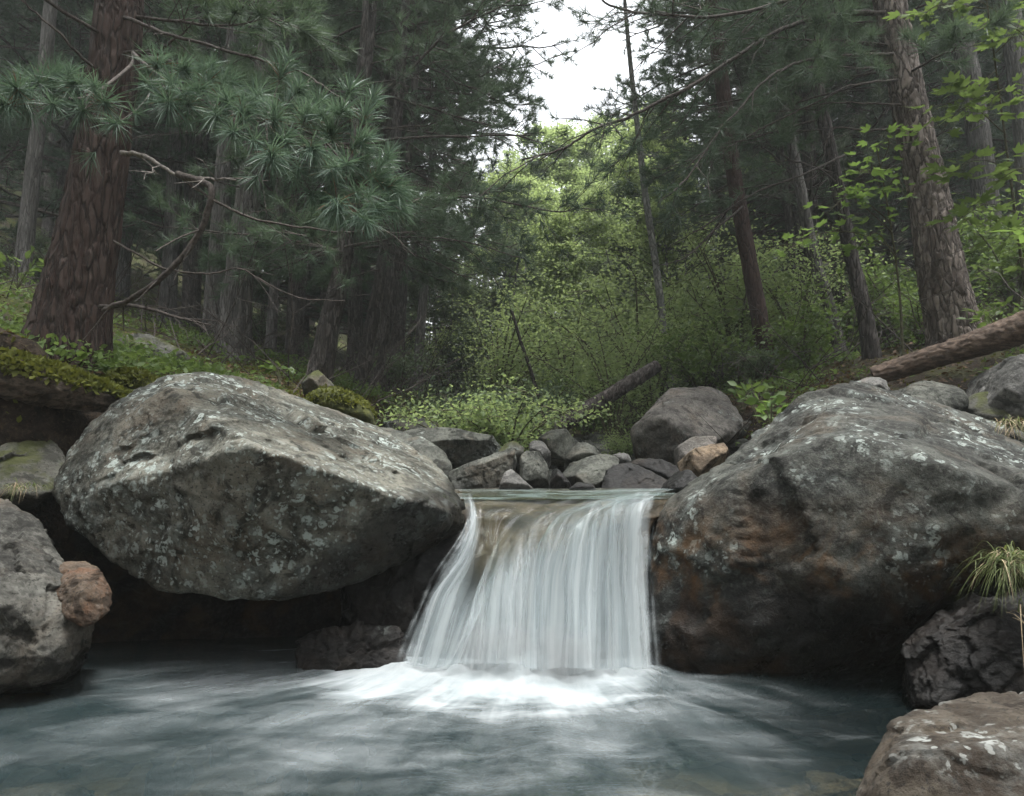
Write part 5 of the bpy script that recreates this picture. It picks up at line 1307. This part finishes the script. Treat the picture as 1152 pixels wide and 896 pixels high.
little_plant('leafy_plant', 20, 322, 6.5, .4, .3, 16, .09, 85, 'pale green herbs at the left edge beside the big reddish pine', 'leaf_mid')

# moss fronds and herbs over the banks
def ground_cover():
    rng = np.random.default_rng(31); mb = MB()
    n = 42000
    y = rng.uniform(3.3, 12, n); x = np.where(rng.uniform(size=n) < .72, xl(y) - rng.exponential(1.4, n), xr(y) + rng.exponential(1.8, n))
    keep = (fbm(np.stack((x * 1.3, y * 1.3, 0 * x), 1), 3, 90) > -.10); x, y = x[keep], y[keep]
    z = terrain(x, y); pos = np.stack((x, y, z - .004), 1)
    leaves(mb, pos, .035, rng, 'oval', .15, 0)
    tag(build(mb, 'moss', M['moss']), 'olive moss covering the banks', 'moss', kind='stuff')
    mb = MB(); n = 13000
    y = 4.2 + 10 * rng.uniform(0, 1, n) ** 1.6; x = np.where(rng.uniform(size=n) < .45, xl(y) - .2 - rng.exponential(2.2, n), xr(y) + rng.exponential(2.6, n))
    keep = fbm(np.stack((x, y, 0 * x), 1) * 1.1, 3, 95) > .02; x, y = x[keep], y[keep]
    z = terrain(x, y); b = np.stack((x, y, z), 1)
    k = 5; pos = np.repeat(b, k, 0) + rng.normal(size=(len(b) * k, 3)) * (.06, .06, .03) + (0, 0, .07)
    leaves(mb, pos, .05, rng, 'oval', .6, 0)
    tag(build(mb, 'ground_cover', M['leaf_mid']), 'low green herbs scattered over the forest floor', 'ground cover', kind='stuff')
    mb = MB(); n = 16000
    y = rng.uniform(3.2, 10, n); x = np.where(rng.uniform(size=n) < .5, xl(y) - rng.exponential(1.6, n) + .3, xr(y) + rng.exponential(1.8, n) - .3)
    z = terrain(x, y); leaves(mb, np.stack((x, y, z + .006), 1), .045, rng, 'oval', .75, 0)
    tag(build(mb, 'leaf_litter', M['litter']), 'brown fallen leaves and needles on the ground', 'leaf litter', kind='stuff')
ground_cover()

# ------------------------------------------------------------------ logs and sticks
def log_thing(name, pts, label, mat, cat='log', depth=.008, n=200, sides=48, sc=20, zs=.08, seed=0, moss=False):
    w = PP([p[:3] for p in pts]); r = np.array([p[3] / F * p[2] / 2 for p in pts])
    path = crom(w, n); rad = np.interp(np.linspace(0, 1, n), np.linspace(0, 1, len(r)), r); base = path[n // 2]
    root = empty(name, base, label, cat)
    ax = norm(path[-1] - path[0])
    def disp(path_, ang, rr, dirs):
        s = np.linspace(0, 1, len(path_)) * np.linalg.norm(path_[-1] - path_[0])
        q = np.stack((np.broadcast_to(s[:, None] * zs * sc * 4, rr.shape), np.broadcast_to(np.cos(ang) * 2.2, rr.shape) * sc * .05, np.broadcast_to(np.sin(ang) * 2.2, rr.shape) * sc * .05), -1).reshape(-1, 3)
        f1, f2, o, h = voro(q * 1.5, seed)
        return rr * (1 + .06 * vnoise(q * .35, seed).reshape(rr.shape)) - depth * (1 - sstep(0, .3, f2 - f1)).reshape(rr.shape) + depth * fbm(q * 3, 3, seed + 3).reshape(rr.shape)
    mb = MB(); tube(mb, path - base, rad, sides, 0, disp); build(mb, 'trunk', M[mat], root)
    return root, base, path, rad
def grain_mat(name, c1, c2, axis_scale):
    m = NT(name); v = m.n("Mapping", {"Vector": m.obj(2), "Scale": axis_scale, "Rotation": (0, 0, 0)}).outputs[0]
    n = m.noise(v, 5, 8, .7, .3); n2 = m.noise(m.obj(1), 5, 4, .6)
    c = m.mix(m.ramp(n, .36, .64), c1, c2); c = m.mix(m.ramp(n2, .45, .7, 0, .5), c, tuple(x * .55 for x in c1))
    return m.done(m.pbr(c, .8, m.bump(n, .006, .9), .3))
M['log'] = grain_mat('log_wood', (.045, .030, .022), (.15, .108, .080), (1.2, 9, 9))
M['log_old'] = grain_mat('old_log_wood', (.03, .024, .018), (.13, .10, .075), (1.5, 9, 9))
log_thing('fallen_log', [(982, 424, 4.85, 22), (1050, 402, 4.7, 27), (1110, 383, 4.55, 32), (1170, 362, 4.4, 38), (1260, 332, 4.2, 44)], 'bare brown fallen log lying across the top of the right bank', 'log', seed=91)
log_thing('fallen_log', [(606, 496, 6.5, 15), (650, 468, 6.6, 19), (694, 440, 6.7, 18), (740, 412, 6.8, 15)], 'dark decaying log leaning behind the stream stones at the centre', 'bark_dark', n=80, sides=20, seed=92)
root, base, path, rad = log_thing('mossy_log', [(-80, 405, 3.3, 70), (0, 425, 3.4, 62), (60, 436, 3.5, 50), (110, 447, 3.6, 34), (146, 458, 3.75, 22)], 'old mossy log overhanging the black hollow at the left edge', 'log_old', seed=93, depth=.014)
rng = np.random.default_rng(94); n = 5200; i = rng.integers(0, len(path), n); a = rng.uniform(-1.2, 1.35, n); t, nn_, bb = frames(path)
upv = norm(np.array((0, 0, 1.0)) - t * t[:, 2:3]); sdv = np.cross(t, upv)
pos = path[i] + (upv[i] * np.cos(a)[:, None] + sdv[i] * np.sin(a)[:, None]) * (rad[i] * 1.02)[:, None]
mb = MB(); leaves(mb, pos - base, .032, rng, 'oval', .15, 0); o = build(mb, 'moss', M['moss'], root); o['kind'] = 'stuff'

def mossy_mound(name, poly, Y, depth, label, seed):
    pts = [P(x, y, Y + .3 * (max(p[1] for p in poly) - y) / F * Y) for x, y in poly]; base = np.array(pts); c = base.mean(0)
    allp = np.vstack((base, (base - c) * .8 + c + (0, depth, 0), [c + (0, -.2 * depth, 0)], base + (0, .2, -.15)))
    v, f = rock_mesh(allp, 5, 8, .06, .15, seed)
    mb = MB(); mb.add(v, f); org = ((v[:, 0].min() + v[:, 0].max()) / 2, (v[:, 1].min() + v[:, 1].max()) / 2, v[:, 2].min())
    rng = np.random.default_rng(seed); idx = rng.integers(0, len(v), 9000); n = norm(v - c); sel = idx[n[idx, 2] > -.2]
    leaves(mb, v[sel] - n[sel] * .004, .030, rng, 'oval', .1, 1)
    m = plain('moss_cushion', (.03, .036, .010), (.07, .075, .02), 20, .95, .02)
    tag(build(mb, name, [m, M['moss']], None, org), label, 'moss mound')
mossy_mound('moss_mound', [(330, 448), (350, 432), (390, 434), (415, 450), (426, 472), (400, 474), (350, 462)], 4.9, .5, 'rounded olive moss cushion just above the ridge of the left boulder', 95)
mossy_mound('moss_mound', [(90, 446), (100, 420), (130, 404), (160, 412), (168, 440), (130, 452)], 4.1, .4, 'dark mossy hump between the old log and the left boulder', 96)

def stick(pts, r, mat, label, name='stick', group=None, twigs=0, seed=0):
    path = crom(PP(pts), 10 * len(pts)); base = path[0].copy(); rng = np.random.default_rng(seed)
    path = path + np.cumsum(rng.normal(size=path.shape), 0) * .0015
    mb = MB(); tube(mb, path - base, np.linspace(r, r * .45, len(path)), 7, 0)
    for k in range(twigs):
        i = int(rng.uniform(.2, .9) * len(path)); d = norm(rng.normal(size=3)); L = rng.uniform(.05, .22)
        tube(mb, path[i] - base + d * L * np.linspace(0, 1, 4)[:, None], np.linspace(r * .4, r * .15, 4), 4, 0, cap=False)
    tag(build(mb, name, M[mat], None, base), label, 'stick', group)
stick([(272, 430, 4.6), (290, 418, 4.5), (318, 402, 4.4)], .013, 'bark_dark', 'short dark stick poking up behind the peak of the left boulder')
stick([(150, 380, 5.3), (175, 392, 5.2), (205, 400, 5.1), (240, 410, 5.0)], .015, 'twig', 'dark dead branch lying on the moss left of the furrowed conifer', twigs=10, seed=3)
stick([(146, 724, 2.72), (168, 730, 2.70), (200, 738, 2.66)], .010, 'wood_orange', 'orange brown splinter of wood at the waterline under the left boulder')
stick([(176, 735, 2.70), (194, 730, 2.72), (206, 724, 2.75)], .005, 'wood_orange', 'tiny orange twig crossing the end of the orange splinter')
stick([(110, 742, 2.6), (122, 722, 2.66), (130, 700, 2.7), (132, 672, 2.75)], .006, 'twig_pale', 'thin pale twig standing against the rounded brown stone')
stick([(116, 640, 2.7), (145, 655, 2.75), (182, 690, 2.85)], .007, 'twig', 'dark twig slanting down into the hollow below the left boulder', twigs=4, seed=5)
stick([(126, 684, 2.7), (146, 680, 2.72), (160, 682, 2.75)], .003, 'twig_pale', 'hair thin grey twig reaching right from the rounded brown stone')
stick([(48, 522, 3.1), (48, 500, 3.1), (54, 484, 3.1), (68, 475, 3.1)], .003, 'twig_pale', 'thin curved pale stalk in front of the black hollow at far left')
stick([(340, 705, 3.0), (300, 690, 3.0), (230, 700, 3.0)], .003, 'twig', 'faint thin root hanging in the hollow under the left boulder')
stick([(1056, 462, 3.6), (1085, 464, 3.55), (1110, 472, 3.5), (1140, 478, 3.5)], .006, 'twig_pale', 'pale root lying over the top of the right boulder')
stick([(1090, 464, 3.55), (1098, 448, 3.6), (1106, 436, 3.65), (1104, 420, 3.7)], .005, 'twig_pale', 'pale forked twig rising from the top of the right boulder', twigs=5, seed=7)
stick([(1088, 466, 3.5), (1087, 490, 3.25), (1084, 515, 3.1), (1082, 528, 3.02)], .003, 'twig_pale', 'thin root dangling down the face of the right boulder')
stick([(978, 402, 6.2), (1000, 372, 6.1), (1024, 340, 6.0)], .008, 'twig_pale', 'straight pale stick slanting between the slim dark trunk and the scaly pine')
stick([(1075, 842, 1.44), (1095, 828, 1.43), (1115, 824, 1.44), (1135, 818, 1.45)], .003, 'straw', 'pale bent straw lying on the nearest rock')
stick([(606, 492, 5.0), (600, 468, 5.1), (588, 452, 5.2)], .006, 'twig', 'thin dark twig sticking up from the stream stones left of centre')
# dead twigs of the undergrowth: uncountable
def brushwood():
    rng = np.random.default_rng(55); mb = MB()
    for k in range(650):
        Y = rng.uniform(6.0, 16); left = rng.uniform() < .45
        x = float(xl(Y) - rng.exponential(2.2)) if left else float(xr(Y) + rng.exponential(2.6) - .3)
        z = tz(x, Y); L = rng.uniform(.3, 1.5); a = rng.uniform(0, 6.28); up = rng.uniform(.05, 1.3); d = norm((math.cos(a), math.sin(a), up))
        q = np.array((x, Y, z)) + d * L * np.linspace(0, 1, 5)[:, None] + rng.normal(size=(5, 3)) * .04 * L * np.linspace(0, 1, 5)[:, None]
        tube(mb, q, np.linspace(.007, .0025, 5), 4, 0, cap=False)
        for j in range(3):
            i = rng.integers(1, 5); d2 = norm(d + rng.normal(size=3) * .7); l = L * .35
            tube(mb, q[i] + d2 * l * np.linspace(0, 1, 3)[:, None], np.linspace(.004, .0015, 3), 3, 0, cap=False)
    tag(build(mb, 'brushwood', M['twig']), 'tangle of thin dead twigs on the forest floor', 'brushwood', kind='stuff')
brushwood()

# ------------------------------------------------------------------ grass tufts
def grass_tuft(px, py, Y, n, L, label, seed, spread=1.0, dry=.2, down=.8, name='grass_tuft'):
    rng = np.random.default_rng(seed); b = P(px, py, Y); root = empty(name, b, label, 'grass')
    for nm, mt, cnt in (('blades', 'grass', int(n * (1 - dry))), ('dry_blades', 'straw', int(n * dry))):
        mb = MB()
        for k in range(cnt):
            a = rng.uniform(0, 6.28); l = L * rng.uniform(.4, 1.1); u = np.linspace(0, 1, 7)[:, None]
            d = np.array((math.cos(a) * .7 * spread, math.sin(a) * .7 - .4, rng.uniform(.1, 1.0)))
            p0 = rng.normal(size=3) * (.03, .03, .01) * spread
            q = p0 + norm(d) * l * u + np.array((0, 0, -down * l)) * u ** 2
            w = norm(np.cross(norm(d), (0, 0, 1.0))) * .0022 * (1 - u * .9)
            v = np.stack((q - w, q + w), 1).reshape(-1, 3); i = np.arange(6)[:, None] * 2
            mb.add(v, i + np.array([[0, 1, 3, 2]]))
        build(mb, nm, M[mt], root)
grass_tuft(1140, 632, 2.42, 480, .18, 'tuft of long green grass hanging over the dark wet rock at the right edge', 101, 1.2, .12, 1.0)
grass_tuft(1150, 690, 2.36, 16, .34, 'few long dry straws trailing down below the green grass tuft', 102, .6, .9, 1.5)
grass_tuft(1140, 478, 3.55, 220, .17, 'dry yellowish grass tuft on top of the right boulder at the frame edge', 103, 1.1, .6, .9)
grass_tuft(22, 548, 3.05, 90, .10, 'small dull grass tuft beside the mossy rock in the left hollow', 104, 1.0, .3, .9)

# ------------------------------------------------------------------ haze
if HAZE:
    bm = bmesh.new(); bmesh.ops.create_cube(bm, size=1)
    me = bpy.data.meshes.new('haze'); bm.to_mesh(me); bm.free()
    o = link('haze', me, None, (0, 88, 24), None, (340, 300, 58)); tag(o, 'thin pale mist hanging in the valley', 'haze', kind='stuff')
    m = NT('haze'); vol = m.n("VolumePrincipled", {"Color": (.80, .86, .84, 1), "Density": HAZE_DENSITY, "Anisotropy": .2})
    m.t.links.new(vol.outputs[0], m.out.inputs[1]); me.materials.append(m.mat)
